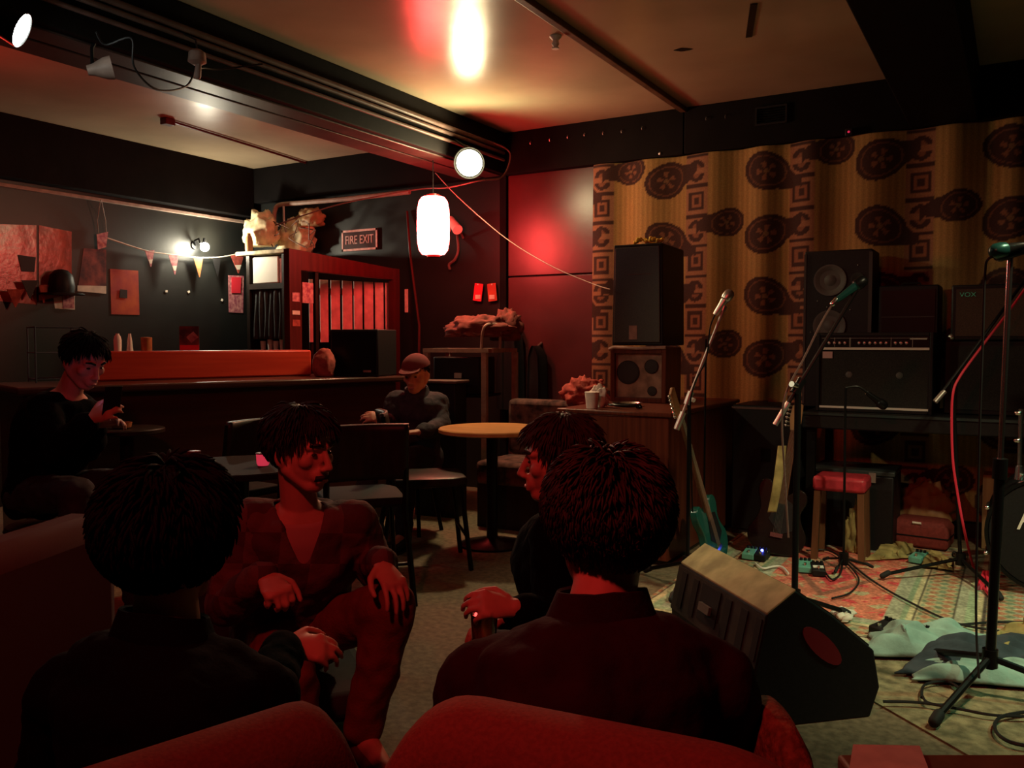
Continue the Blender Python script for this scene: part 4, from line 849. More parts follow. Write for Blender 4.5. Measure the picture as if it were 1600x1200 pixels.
# ------------------------------------------------------------------ bass drum
c = PD(1643, 850, 4.2); t = Thing('bass_drum', 'black bass drum with white script letter at the right edge', 'drum', (c.x, c.y, .012)); r = .292
mt = Matrix.Translation((0, 0, r + .016)) @ Matrix.Rotation(R_(90), 4, 'X')
t.part('shell', MB().lathe([(r - .012, -.42), (r - .012, -.02)], mt, 48), M['black']); 
t.part('drum_head', MB().lathe([(r - .013, -.018), (r - .02, .0), (.01, .003)], mt, 48), M['black'])
t.part('hoop', MB().lathe([(r - .016, -.035), (r, -.035), (r, .008), (r - .016, .008), (r - .016, -.035)], mt, 48, False), M['blackm'])
t.part('rear_hoop', MB().lathe([(r - .016, -.44), (r, -.44), (r, -.40), (r - .016, -.40), (r - .016, -.44)], mt, 48, False), M['blackm'])
for k in range(8):
    a = R_(22.5 + 45 * k); q = V((math.cos(a) * (r - .002), 0, math.sin(a) * (r - .002) + r + .016)); qq = V((math.cos(a) * (r + .012), 0, math.sin(a) * (r + .012) + r + .016))
    if qq.z > .03: t.part('tension_claw', MB().cyl(qq + V((0, -.015, 0)), qq + V((0, .14, 0)), .007, seg=8).ell(qq + V((0, -.01, 0)), .012, seg=10, rings=6), M['chrome'])
t.part('lettering', text_mesh('P', .13, Matrix.Translation((-.125, -.006, r + .075)) @ Matrix.Rotation(R_(90), 4, 'X'), .001, shear=.35), M['white'], smooth=False)
pt = PD(1592, 757, 4.25) - V((c.x, c.y, .012)); t.part('tom_mount', MB().cyl((pt.x, .1, 2 * r - .0), (pt.x, .1, 2 * r + .34), .011).cyl((pt.x, .1, 2 * r - .02), (pt.x, .1, 2 * r + .05), .024, .017), M['chrome'])
for zz in (.18, .32): t.part('wing_nut', MB().ell((pt.x - .012, .085, 2 * r + zz), (.018, .012, .012), seg=10, rings=8), M['chrome'])
# ------------------------------------------------------------------ wedge monitor
N, Fp = V((-.6126, 2.90, 0)), V((-1.078, 3.39, 0)); aa = (N - Fp); Lw = aa.length; aa = aa.normalized(); bb = V((-aa.y, aa.x, 0))
t = Thing('wedge_monitor', 'black wedge floor monitor with a worn tan top in front of the stage', 'monitor speaker', (N + Fp) / 2 - bb * .0)
prof = [(-.14, 0), (-.145, .20), (-.105, .382), (.0, .455), (.14, .36), (.30, .23), (.325, .10), (.29, 0)]
def wp(a, b, z): return Fp + aa * a + bb * b + V((0, 0, z))
t.part('cabinet', MB().loft([[wp(0, b, z) for b, z in prof], [wp(Lw, b, z) for b, z in prof]]), M['black'], world=True, smooth=False, bw=.006)
t.part('top_panel', MB().loft([[wp(a, b, z + o_) for a, b, z in ((.0, -.104, .383), (Lw, -.104, .383), (Lw, -.001, .455), (.0, -.001, .455))] for o_ in (-.002, .005)]), M['tan'], world=True, smooth=False, bw=.002)
M['rear'] = mat('scuffed_grey_paint', (.048, .046, .036), .6, nz=(12, .5))
def rq(a0, a1, k0, k1, off): # quad on the upper rear face
    b_ = lambda k: (-.105 - .040 * k - off, .382 - .182 * k)
    return [wp(a0, *b_(k0)), wp(a1, *b_(k0)), wp(a1, *b_(k1)), wp(a0, *b_(k1))]
rp = t.part('rear_panel', MB().quad(*rq(.0, Lw, .04, .98, .001), -.004), M['rear'], world=True, smooth=False)
for a0, a1 in ((.05, .09), (.155, .195), (.415, .46), (.53, .575), (.635, .668)):
    t.part('slot', MB().quad(*rq(a0, a1, .10, .86, .006), -.003), M['rubber'], world=True, smooth=False, parent=rp)
pl = t.part('handle_plate', MB().quad(*rq(.23, .375, .08, .80, .006), -.003), M['rubber'], world=True, smooth=False, parent=rp)
t.part('handle', MB().quad(*rq(.262, .345, .42, .58, .016), -.012), M['silver'], world=True, smooth=False, parent=rp)
t.part('grille', MB().loft([[wp(a, .012, .447) + V((0, 0, .006)), wp(a, .14, .361) + V((0, 0, .006)), wp(a, .295, .237) + V((0, 0, .006)), wp(a, .285, .225), wp(a, .13, .345), wp(a, .0, .43)] for a in (.02, Lw - .02)]), M['blackcl'], world=True, smooth=False)
M['rednt'] = mat('plain_dark_red', (.16, .012, .018), .45)
t.part('end_oval', MB().loft([[wp(Lw + o_, .10 + .095 * math.cos(q) * math.cos(-.75) - .034 * math.sin(q) * math.sin(-.75), .262 + .095 * math.cos(q) * math.sin(-.75) + .034 * math.sin(q) * math.cos(-.75)) for q in [2 * math.pi * k / 20 for k in range(20)]] for o_ in (-.002, .004)]), M['rednt'], world=True, label='dark red oval on the end face')  # flat dark red oval laid on the cabinet's end face
# ------------------------------------------------------------------ stuff on the stage floor
def pedal(px, py, m, lab, led=None, rz=0.0, w_=.07, d_=.115, white=False):
    p = PH(px, py, .03); t = Thing('effects_pedal', lab, 'pedal', (p.x, p.y, .0185), rz, 'effects pedals on the stage floor')
    cs = t.part('case', MB().loft([[V((x, y, 0)) for x, y in ((-w_ / 2, -d_ / 2), (w_ / 2, -d_ / 2), (w_ / 2, d_ / 2), (-w_ / 2, d_ / 2))], [V((x, y, z)) for x, y, z in ((-w_ / 2, -d_ / 2, .032), (w_ / 2, -d_ / 2, .032), (w_ / 2, d_ / 2, .052), (-w_ / 2, d_ / 2, .052))]]), m, bw=.004)
    for k in (-1, 0, 1): t.part('knob', MB().cyl((k * .021, .035, .047), (k * .021, .035, .062), .008, seg=12), M['black'])
    t.part('footswitch', MB().cyl((0, -.03, .035), (0, -.03, .05), .008, seg=12), M['chrome'])
    if led: t.part('indicator', MB().ell((.0, .008, .047), .008, seg=10, rings=8), led)
    if white: t.part('white_label', MB().box((.0, -.015, .042), (.055, .03, .003), Matrix.Rotation(.17, 3, 'X')), M['white'], smooth=False)
pedal(1172, 868, M['pedal'], 'teal effects pedal left of the blue light')
pedal(1190, 870, M['black'], 'black effects pedal with a glowing blue light', M['blueled'])
pedal(1258, 888, M['pedal'], 'teal effects pedal beside the middle stand pole', None, .2)
pedal(1278, 893, M['black'], 'black effects pedal with a white label', None, .3, white=True)
pedal(1435, 874, M['pedal'], 'teal effects pedal in front of the red suitcase', None, -.3)
pedal(1455, 1000, M['pedal'], 'teal effects pedal behind the pale cloth', None, .5)
pedal(1382, 985, M['black'], 'black effects pedal on the near edge of the rug', None, -.6)
def floorcable(pts, lab, r=.005, m='cable'):
    solo('floor_cable', lab, 'cable', MB().tube(smoothpath([PH(x, y, .026) for x, y in pts]), r, 6), M[m], 'cables on the stage floor')
floorcable([(1180, 880), (1192, 888), (1210, 885), (1222, 886), (1232, 896)], 'pale cable curling beside the blue lit pedal', .006, 'white')
floorcable([(1290, 895), (1300, 905), (1312, 898), (1316, 880), (1312, 872)], 'short black cable curling from the white labelled pedal', .005)
floorcable([(1320, 872), (1360, 905), (1420, 940), (1500, 975), (1600, 990), (1680, 995)], 'long thin black cable crossing the rug to the right')
floorcable([(1260, 860), (1300, 862), (1340, 900), (1330, 925), (1300, 935)], 'black cable looping over the red field of the rug')
floorcable([(1390, 974), (1440, 976), (1500, 976), (1560, 972), (1640, 975)], 'black cable along the near edge of the rug', .006)
floorcable([(1440, 1090), (1445, 1070), (1480, 1065), (1500, 1080), (1480, 1100), (1450, 1098), (1440, 1085)], 'black cable loop on the beige carpet', .005)
floorcable([(1380, 1096), (1440, 1098), (1500, 1108), (1560, 1118), (1660, 1120)], 'black cable running straight across the beige carpet', .005)
floorcable([(1640, 1170), (1580, 1160), (1555, 1140), (1565, 1120), (1620, 1110)], 'black cable arcing at the right edge of the beige carpet', .006)
def heap(lab, corners, m, H, seed, nx=60, ny=40, name='heaped_cloth', cat='cloth', base=.02):
    P = [PH(x, y, base) for x, y in corners]; mb = MB(); off = V((seed * 3.3, seed * 7.1, 0))
    def f(u, v):
        p = P[0].lerp(P[1], u).lerp(P[3].lerp(P[2], u), v); e = max(0, 1 - (2 * u - 1) ** 4) * max(0, 1 - (2 * v - 1) ** 4)
        q = V((u * 3.2, v * 2.2, 0)) + off; k = .5 + .75 * noise.noise(q) + .35 * abs(math.sin((u * 2 + v * 3 + noise.noise(q)) * 4)) * .6
        w_ = noise.noise(q * 1.5 + V((9, 2, 1))) * .05
        return V((p.x + w_, p.y + w_ * .6, base + .004 + max(0, H * e * k)))
    mb.grid(f, nx, ny); o = solo(name, lab, cat, mb, M[m], ang=180); o.modifiers.new('s', 'SOLIDIFY').thickness = .006; return o
heap('pale green lit cloth heaped on the floor right of the wedge monitor', [(1345, 1025), (1530, 1035), (1540, 992), (1365, 985)], 'clothpale', .10, 1)
heap('dark navy cloth lying between the pale cloths on the floor', [(1400, 1052), (1640, 1060), (1640, 1010), (1470, 1005)], 'clothdk', .09, 4)
heap('pale cloth strip in front of the navy cloth on the carpet', [(1425, 1062), (1660, 1080), (1640, 1040), (1445, 1036)], 'clothpale', .075, 6)
heap('shiny yellowish plastic bag on the floor at the right edge', [(1535, 1030), (1660, 1035), (1660, 990), (1555, 988)], 'yellowcl', .10, 9, name='plastic_bag', cat='bag')
heap('olive yellow scarf lying on the rug left of the suitcase', [(1355, 876), (1420, 872), (1425, 852), (1385, 850)], 'yellowcl', .05, 12, name='crumpled_scarf', cat='scarf')
heap('olive cloth strip curving in front of the red suitcase', [(1440, 885), (1490, 893), (1478, 872), (1442, 862)], 'yellowcl', .04, 15, name='crumpled_scarf', cat='scarf')
heap('small white crumpled paper on the near corner of the rug', [(1305, 966), (1330, 972), (1328, 958), (1308, 955)], 'paper', .03, 18, 16, 12, name='crumpled_paper', cat='paper')
def strap(pts, wd_, m, lab):
    Q = smoothpath([PD(a, b, d) for a, b, d in pts]); mb = MB(); sd = RV * wd_ / 2
    mb.grid(lambda u, v: Q[min(int(u * (len(Q) - 1) + .5), len(Q) - 1)] + sd * (2 * v - 1) + V((0, 0, .004 * math.sin(v * 6))), len(Q) - 1, 4)
    o = solo('woven_strap', lab, 'strap', mb, M[m], 'straps draped on the slim stand'); o.modifiers.new('s', 'SOLIDIFY').thickness = .004
z0 = hub.dot(FL)
strap([(1541, 893, 4.42), (1533, 915, 4.36), (1523, 935, 4.3), (1516, 960, 4.12), (1513, 988, 3.84)], .04, 'redcable', 'red strap hanging to the rug, left one of two')
strap([(1546, 893, 4.42), (1548, 915, 4.33), (1543, 935, 4.28), (1538, 960, 4.1), (1535, 988, 3.84)], .045, 'redcable', 'red strap hanging to the rug, right one of two')
M['greenst'] = mat('green_woven_band', (.05, .30, .12), .8)
strap([(1543, 893, 4.45), (1540, 920, 4.39), (1532, 945, 4.29), (1527, 965, 4.14)], .03, 'greenst', 'green strap between the two red straps')
Q = smoothpath([PD(*q) for q in ((1222, 697, 4.98), (1218, 730, 4.90), (1213, 765, 4.88), (1206, 800, 4.90))]); mb = MB()
mb.grid(lambda u, v: Q[int(u * (len(Q) - 1) + .5)] + RV * .025 * (2 * v - 1), len(Q) - 1, 4); gt2.part('strap', mb, M['yellowcl'], world=True, ang=180, label='pale hanging guitar strap').modifiers.new('s', 'SOLIDIFY').thickness = .004
# ------------------------------------------------------------------ people
M['hair'] = mat('dark_brown_hair', (.016, .009, .007), .6, nz=(40, .4)); M['hairbr'] = mat('brown_hair', (.040, .017, .010), .6, nz=(40, .4)); M['hairbk'] = mat('black_hair', (.004, .003, .003), .8, spec=.08)
M['eye'] = mat('dark_eye', (.03, .015, .01), .15); M['lip'] = mat('lip', (.36, .13, .10), .5)
M['maroon'] = mat('dark_maroon_shirt', (.026, .006, .009), .9, spec=.1, nz=(14, .3), bump=(60, .2)); M['blackshirt'] = mat('black_cloth', (.0022, .002, .0022), .95, spec=.06, bump=(60, .2))
M['navyshirt'] = mat('dark_denim_jacket', (.045, .038, .048), .85, nz=(20, .45), bump=(80, .3)); M['tee'] = mat('pale_tee', (.42, .22, .19), .85)
M['rust'] = mat('rust_corduroy', (.20, .052, .032), .85, nz=(20, .25), bump=(150, .25)); M['darkjean'] = mat('dark_jeans', (.03, .025, .03), .85, nz=(30, .3)); M['shoe'] = mat('brown_shoe_leather', (.13, .04, .025), .3)
def plaid():
    m = mat('dim_plaid_jacket', (.13, .06, .05), .85, bump=(80, .25)); nt = m.node_tree; p = nt.nodes['Principled BSDF']
    tc = nt.nodes.new('ShaderNodeTexCoord'); ck = nt.nodes.new('ShaderNodeTexChecker'); ck.inputs['Scale'].default_value = 11
    mp = nt.nodes.new('ShaderNodeMapping'); mp.inputs['Rotation'].default_value = (.2, .1, R_(30)); nt.links.new(tc.outputs['Object'], mp.inputs[0]); nt.links.new(mp.outputs[0], ck.inputs['Vector'])
    ck.inputs['Color1'].default_value = (.07, .030, .030, 1); ck.inputs['Color2'].default_value = (.12, .055, .048, 1)
    nt.links.new(ck.outputs['Color'], p.inputs['Base Color']); return m
M['plaid'] = plaid()
def headm(f, up=V((0, 0, 1))):
    f = f.normalized(); r = f.cross(up).normalized(); u = r.cross(f)
    return Matrix(((r.x, f.x, u.x), (r.y, f.y, u.y), (r.z, f.z, u.z)))
def head_prims(mb, c, m):
    P = lambda x, y, z: c + m @ V((x, y, z)); E = lambda p, r, rot=None: mb.ell(P(*p), r, m if rot is None else m @ rot, 18, 12); K = lambda a, b, r0, r1: mb.cap(P(*a), P(*b), r0, r1)
    E((0, -.014, .045), (.076, .096, .080)); E((0, .018, -.02), (.064, .066, .088)); E((0, .058, -.088), (.030, .026, .024))
    for s in (-1, 1):
        K((s * .056, -.002, -.045), (s * .022, .055, -.092), .020, .016); E((s * .042, .056, -.014), (.024, .022, .022)); E((s * .079, -.008, -.008), (.009, .020, .032), Matrix.Rotation(s * .35, 3, 'Z'))
        K((s * .012, .082, .031), (s * .046, .066, .029), .0115, .010); E((s * .013, .098, -.034), (.0095, .011, .008)); E((s * .032, .069, .008), (.014, .010, .009))
    K((0, .084, .022), (0, .106, -.020), .0085, .011); E((0, .109, -.028), (.0125, .012, .0105))
    K((-.020, .088, -.060), (.020, .088, -.060), .0075, .0075); K((-.016, .087, -.071), (.016, .087, -.071), .0085, .0085); E((0, .075, -.055), (.034, .02, .028))
    return P
def hand_prims(mb, w, d, n, side, curl, sc=1.0, spread=.10, thumb=.5):
    d = d.normalized(); n = (n - d * n.dot(d)).normalized(); x = d.cross(n) * side
    R = lambda ctr, hx, hz: [ctr + x * hx * math.cos(a) + n * hz * math.sin(a) for a in [2 * math.pi * k / 14 for k in range(14)]]
    mb.loft([R(w - d * .02 * sc, .025 * sc, .019 * sc), R(w + d * .02 * sc, .030 * sc, .018 * sc), R(w + d * .06 * sc, .041 * sc, .0155 * sc), R(w + d * .092 * sc, .041 * sc, .013 * sc), R(w + d * .100 * sc, .034 * sc, .008 * sc)])
    for i, (ox, L) in enumerate(((.0325, .072), (.011, .080), (-.0105, .074), (-.0315, .058))):
        b = w + d * (.090 - .006 * (i in (0, 3)) - .006 * (i == 3)) * sc + x * ox * sc; sp = (1.5 - i) * spread
        fd = (d + x * sp * .6).normalized(); c = curl[i] if isinstance(curl, (list, tuple)) else curl; a = c * .8; p = b; mb.ell(b + n * .003, (.0105 * sc,) * 3, seg=10, rings=8)
        for k, f in enumerate((.45, .30, .25)):
            q = p + (fd * math.cos(a) - n * math.sin(a)) * L * f * sc; mb.cap(p, q, (.0092 - .0009 * k) * sc, (.0085 - .0009 * k) * sc, 10); p = q; a += c
    b = w + d * .022 * sc + x * .026 * sc; q = b + (d * .62 + x * .72 - n * .3 * thumb).normalized() * .042 * sc; mb.cap(b, q, .0135 * sc, .0105 * sc, 10)
    q2 = q + (d * .9 + x * .25 - n * .75 * thumb).normalized() * .032 * sc; mb.cap(q, q2, .0102 * sc, .009 * sc, 10); mb.cap(q2, q2 + (d * .95 - x * .05 - n * .8 * thumb).normalized() * .024 * sc, .009 * sc, .0075 * sc, 10)
def torso_rings(J, k, dk=0.0, n=28, lo=0):
    tf = J['tf'].normalized(); pts = [J['hip'] - V((0, 0, .09)), J['hip'], J['waist'], J['chest'], J['chest'].lerp(J['neck'], .55), J['chest'].lerp(J['neck'], .86), J['neck']]
    AB = [(.15, .10), (.168, .118), (.150, .110), (.172, .128), (.165, .105), (.095, .075), (.060, .060)]; sc = J.get('build', 1); out = []
    for i, (p, (a, b)) in enumerate(zip(pts, AB)):
        ax = (pts[min(i + 1, 6)] - pts[max(i - 1, 0)]).normalized(); r = tf.cross(V((0, 0, 1))).normalized(); f = ax.cross(r) * -1; f = r.cross(ax) * -1 if f.dot(tf) < 0 else f
        e = 2.3; ring = []
        for q in [2 * math.pi * j / n for j in range(n)]:
            cx, sx = math.cos(q), math.sin(q); g = (abs(cx) ** e + abs(sx) ** e) ** (-1 / e)
            ring.append(p + r * (a * k * sc + dk) * cx * g + f * (b * k * sc + dk) * sx * g)
        out.append(ring)
    return out[lo:]
def limb(mb, pts, rs, dk=0.0):
    for (a, b), (r0, r1) in zip(zip(pts, pts[1:]), zip(rs, rs[1:])): mb.cap(a, b, r0 + dk, r1 + dk, 14)
def hair_mesh(c, m, mask, n, L, droop, comb, rad, seed, vol=1.0, wild=.10, lift=.12):
    random.seed(seed); R3 = V((.081, .101, .086)) * vol; off = V((0, -.014, .045)); W = lambda p: c + m @ p
    mm = MB(); mm.ell((0, 0, 0), 1, seg=64, rings=44); bm = mm.bm
    bmesh.ops.delete(bm, geom=[f for f in bm.faces if mask(f.calc_center_median().normalized()) <= 0], context='FACES')
    for v in bm.verts:
        d = v.co.normalized(); k = 1.0 + .045 * noise.fractal(d * 5 + V((seed, 0, 0)), 1, 2, 3); v.co = W(off + V((d.x * R3.x, d.y * R3.y, d.z * R3.z)) * k)
    g = math.pi * (3 - math.sqrt(5)); N2 = n * 2
    for k in range(N2):
        z = 1 - 2 * (k + .5) / N2; r = math.sqrt(1 - z * z); d = (V((r * math.cos(k * g), r * math.sin(k * g), z)) + V((random.gauss(0, .04), random.gauss(0, .04), random.gauss(0, .04)))).normalized()
        if mask(d) <= 0: continue
        nrm = V((d.x / R3.x, d.y / R3.y, d.z / R3.z)).normalized(); p = V((d.x * R3.x, d.y * R3.y, d.z * R3.z)) * .99; cb = comb(d); cb = cb - nrm * cb.dot(nrm)
        clump = noise.noise_vector(d * 5 + V((seed, 1, 2))) * .5
        v = (cb.normalized() + nrm * lift + clump + V((random.gauss(0, wild), random.gauss(0, wild), random.gauss(0, wild)))).normalized(); ln = L * random.uniform(.7, 1.2); pts = [W(off + p)]
        for s in range(5):
            p = p + v * ln / 5; v = (v + V((0, 0, -droop))).normalized(); e = math.sqrt((p.x / R3.x) ** 2 + (p.y / R3.y) ** 2 + (p.z / R3.z) ** 2); lim = 1.035 + .012 * s * lift * 6
            if e < 1.015 or e > lim * 1.12: p = p * ((1.02 if e < 1.015 else lim * 1.12) / e)
            pts.append(W(off + p))
        mm.tube(pts, [rad, rad * 1.1, rad, rad * .85, rad * .6, rad * .2], 4)
    return mm.mesh('hair', False)
def mk_short(thr_front=.50, thr_side=-.12, thr_back=-.62):
    def f(d):
        t = thr_side + (thr_front - thr_side) * max(0, d.y) ** 1.0 if d.y > 0 else thr_side + (thr_back - thr_side) * min(1, -d.y * 1.6)
        return 1 if d.z > t else 0
    return f
def person(label, J, S):
    base = V((J['hip'].x, J['hip'].y, 0)); t = Thing('person', label, 'person', base); hm = headm(J['hf'], J.get('up', V((0, 0, 1)))); c = J['head']
    mb = MB(); Pf = head_prims(mb, c, hm)
    mb.cap(J['neck'], c + hm @ V((0, -.022, -.045)), .056, .052, 16); mb.loft(torso_rings(J, .96))
    arms, legs = [], []
    for s, nm in ((1, 'R'), (-1, 'L')):
        sh, el, wr = J['sh' + nm], J['el' + nm], J['wr' + nm]
        limb(mb, [J['chest'].lerp(J['neck'], .6), sh, el, el.lerp(wr, .35), wr], [.055, .050, .038, .038, .025]); arms.append((sh, el, wr))
        if 'hd' + nm in J: h = J['hd' + nm]; hand_prims(mb, wr, h[0], h[1], -s, h[2], h[3] if len(h) > 3 else 1.0, h[4] if len(h) > 4 else .10, h[5] if len(h) > 5 else .5)
        hp, kn, an = J['hp' + nm], J['kn' + nm], J['an' + nm]; limb(mb, [hp, kn, kn.lerp(an, .3), an], [.080, .055, .054, .036]); legs.append((hp, kn, an)); mb.cap(an, an + J['toe'] * .14 - V((0, 0, .045)), .036, .028)
    t.part('body', bake(mb, S.get('voxel', .006), 4), M['skin'], world=True, ang=180)
    # clothing
    mb = MB(); mb.loft(torso_rings(J, 1.0, .016)[:6]); 
    for sh, el, wr in arms: limb(mb, [J['chest'].lerp(J['neck'], .55), sh, el, el.lerp(wr, .4), wr - (wr - el).normalized() * .025], [.062, .062, .049, .047, .036], S.get('sleeve', .008))
    me = wrinkle(bake(mb, .010, 8), 13, S.get('wr', .010), 2)
    if S.get('vneck'):
        bm = bmesh.new(); bm.from_mesh(me); tf = J['tf'].normalized(); r = tf.cross(V((0, 0, 1))).normalized(); dl = []
        for f in bm.faces:
            q = f.calc_center_median() - J['neck']; x, y, z = q.dot(r), q.dot(tf), q.z
            if y > -.02 and z > -S['vneck'] and abs(x) < .065 * (1 + z / S['vneck']) + .012: dl.append(f)
        bmesh.ops.delete(bm, geom=dl, context='FACES'); bm.edges.ensure_lookup_table()
        for _ in range(14):
            mv = {}
            for e_ in bm.edges:
                if e_.is_boundary:
                    for p_, q_ in ((e_.verts[0], e_.verts[1]), (e_.verts[1], e_.verts[0])): mv.setdefault(p_, []).append(q_.co.copy())
            for v_, l_ in mv.items(): v_.co = v_.co * .5 + sum(l_, V()) / len(l_) * .5
        bm.to_mesh(me); bm.free()
        mt_ = MB(); mt_.loft(torso_rings(J, .98, .006)[2:6]); t.part('undershirt', bake(mt_, .010, 4), M['tee'], world=True, ang=180)
    o = t.part(S.get('topname', 'jacket'), me, S['top'], world=True, ang=180); sd = o.modifiers.new('s', 'SOLIDIFY'); sd.thickness = .006; sd.offset = 1
    if S.get('collar'):
        cm = headm((J['tf'] * 1.0).normalized()); ring = lambda r1, r2, z, back: [J['neck'] + V((0, 0, z)) + cm @ V((r1 * math.cos(a), r2 * math.sin(a) - back, 0)) + V((0, 0, .02 * (-math.sin(a)))) for a in [2 * math.pi * k / 28 for k in range(28)]]
        cl = MB(); cl.loft([ring(.078, .074, -.045, .0), ring(.071, .067, -.005, .002), ring(.068, .065, .032, .004), ring(.076, .073, .034, .006), ring(.088, .084, .0, .006), ring(.102, .094, -.030, .004), ring(.09, .085, -.045, .0)], False); t.part('collar', wrinkle(cl.mesh('collar'), 20, .004), S['collar'], world=True, ang=60)
    mb = MB(); mb.ell(J['hip'], (.16, .15, .12))
    for hp, kn, an in legs: limb(mb, [J['hip'], hp, kn, kn.lerp(an, .35), an + V((0, 0, .03))], [.10, .088, .064, .062, .052], .008)
    t.part('trousers', wrinkle(bake(mb, .011, 8), 11, .011, 5), S['legs'], world=True, ang=180)
    for hp, kn, an in legs:
        d = V((J['toe'].x, J['toe'].y, 0)).normalized(); sx = V((d.y, -d.x, 0)); a0 = V((an.x, an.y, 0)) - d * .06
        rg = lambda s, hw, h0, h: [a0 + d * s + sx * hw * math.cos(a) + V((0, 0, max(h0, h0 + h * (.5 + .5 * math.sin(a))))) for a in [2 * math.pi * k / 16 for k in range(16)]]
        sh = t.part('shoe', MB().loft([rg(-.015, .018, .02, .06), rg(0, .032, .014, .095), rg(.06, .038, .014, .10), rg(.12, .042, .014, .075), rg(.18, .046, .014, .055), rg(.235, .036, .014, .042), rg(.258, .014, .018, .025)]), S.get('shoe', M['rubber']), world=True, ang=60)
        t.part('sole', MB().loft([rg(s_2, w_2, z_, .001) for s_2, w_2, z_ in ((-.018, .02, .003), (-.018, .022, .016))] and [[a0 + d * s_2 + sx * w_2 + V((0, 0, z_)) for s_2, w_2 in ((-.018, .02), (.03, .036), (.12, .046), (.18, .049), (.235, .038), (.262, .012), (.262, -.012), (.235, -.038), (.18, -.049), (.12, -.046), (.03, -.036), (-.018, -.02))] for z_ in (.001, .016)]), M['rubber'], world=True, parent=sh, smooth=False)
    # face and hair
    if S.get('face', True):
        for s in (-1, 1):
            t.part('eye', MB().ell(Pf(s * .032, .0775, .0085), (.0095, .0068, .0050), hm, 12, 8), M['eye'], world=True)
            t.part('eyebrow', MB().tube([Pf(s * .014, .0945, .034), Pf(s * .032, .089, .040), Pf(s * .050, .073, .034)], [.004, .0055, .003], 6), S['hair'], world=True)
        t.part('lips', MB().tube([Pf(-.021, .090, -.0655), Pf(-.008, .0965, -.064), Pf(.008, .0965, -.064), Pf(.021, .090, -.0655)], [.002, .0048, .0048, .002], 8), M['lip'], world=True)
    if 'hairmesh' in S: t.part('hair', S['hairmesh'](c, hm), S['hair'], world=True, ang=180)
    if S.get('moustache'):
        mm = MB(); random.seed(8)
        for k in range(70):
            x = (k / 69 - .5) * .050; p = V((x, .099 - 22 * x * x, -.0505 - abs(x) * .16)); mm.tube([Pf(*p), Pf(x * 1.12, p.y + .003, p.z - .008), Pf(x * 1.2 + random.gauss(0, .001), p.y - .001, p.z - .016)], [.003, .003, .0008], 5)
        t.part('moustache', mm, M['hair'], world=True, ang=180)
    return t, hm, Pf
def fill(J):   # default hips and legs from hip, facing
    tf = J['tf'].normalized(); r = tf.cross(V((0, 0, 1))).normalized(); ff = V((tf.x, tf.y, 0)).normalized()
    J.setdefault('toe', ff)
    for s, n in ((1, 'R'), (-1, 'L')):
        J.setdefault('hp' + n, J['hip'] + r * .09 * s); J.setdefault('kn' + n, J['hip'] + r * .13 * s + ff * .43 + V((0, 0, .06)))
        k = J['kn' + n]; J.setdefault('an' + n, V((k.x, k.y, .085)) + ff * .04)
    return J
U = UP
# --- man with the moustache
J = dict(head=PD(472, 706, 2.55), hf=RV * .866 - FL * .5 - U * .12, neck=PD(468, 788, 2.60), chest=PD(468, 862, 2.66), waist=PD(455, 935, 2.74), hip=PD(452, 985, 2.80), tf=RV * .38 - FL * .92 - U * .15,
         shR=PD(396, 816, 2.58), shL=PD(551, 818, 2.66), elR=PD(350, 950, 2.53), wrR=PD(414, 900, 2.36), elL=PD(586, 888, 2.76), wrL=PD(596, 880, 2.50), build=1.0,
         hpR=PD(428, 990, 2.74), hpL=PD(492, 985, 2.78), knR=PD(455, 1062, 2.28), knL=PD(612, 948, 2.50), toe=(RV * .55 - FL * .8).normalized())
J['anR'] = V((J['knR'].x, J['knR'].y, .09)) + FL * .06; J['anL'] = PH(568, 1150, .095)
J['hdR'] = (RV * .55 - FL * .62 - U * .30, -FL * .45 + U * .75 + RV * .2, [1.05, 1.1, 1.15, 1.2], 1.0, .04, 1.0)
J['hdL'] = (RV * .42 - FL * .55 - U * .42, U * .75 - FL * .35 + RV * .3, [.34, .36, .4, .42], 1.02, .12, .3)
def mA(d):
    t_ = -.22 + .93 * max(0, d.y) if d.y > 0 else -.22 - .45 * min(1, -d.y * 1.6); return (1 if d.z > t_ else 0)
combA = lambda d: V((.35 * d.x + .35 * max(0, d.y), .55 * d.y + .15, -.55))
person('man with dark hair and moustache in a plaid jacket, hand on his knee', J, dict(voxel=.0045, top=M['plaid'], legs=M['rust'], shoe=M['shoe'], hair=M['hair'], vneck=.17, moustache=True, wr=.012,
       hairmesh=lambda c, m: hair_mesh(c, m, mA, 900, .055, .12, combA, .0036, 5, 1.10, .12, .22)))
A_ = J
# --- person in profile facing left
J = fill(dict(head=PD(872, 722, 2.45), hf=-RV + FL * .10 - U * .06, neck=PD(893, 802, 2.47), chest=PD(878, 880, 2.47), waist=PD(888, 950, 2.47), hip=PD(905, 1012, 2.45), tf=-RV * .92 - FL * .25 - U * .1,
         shL=PD(868, 842, 2.30), shR=PD(876, 838, 2.62), elL=PD(872, 985, 2.27), wrL=PD(806, 950, 2.10), elR=PD(860, 985, 2.68), wrR=PD(790, 965, 2.55), toe=-RV, build=.96,
         knL=PD(775, 1022, 2.36), knR=PD(772, 1015, 2.60)))
J['hdL'] = (-RV * .75 - FL * .25 + U * .18, U * .62 - FL * .55, [.62, .66, .7, .75], .95, .06, 1.0)
J['hdR'] = (-RV * .85 - U * .25, U * .8, .5, .95)
def mB(d):
    t_ = -.30 + 1.1 * max(0, d.y) if d.y > 0 else -.30 - .4 * min(1, -d.y * 1.6); return (1 if d.z > t_ else 0)
combB = lambda d: V((.25 * d.x, .55 * d.y + .1, -.55))
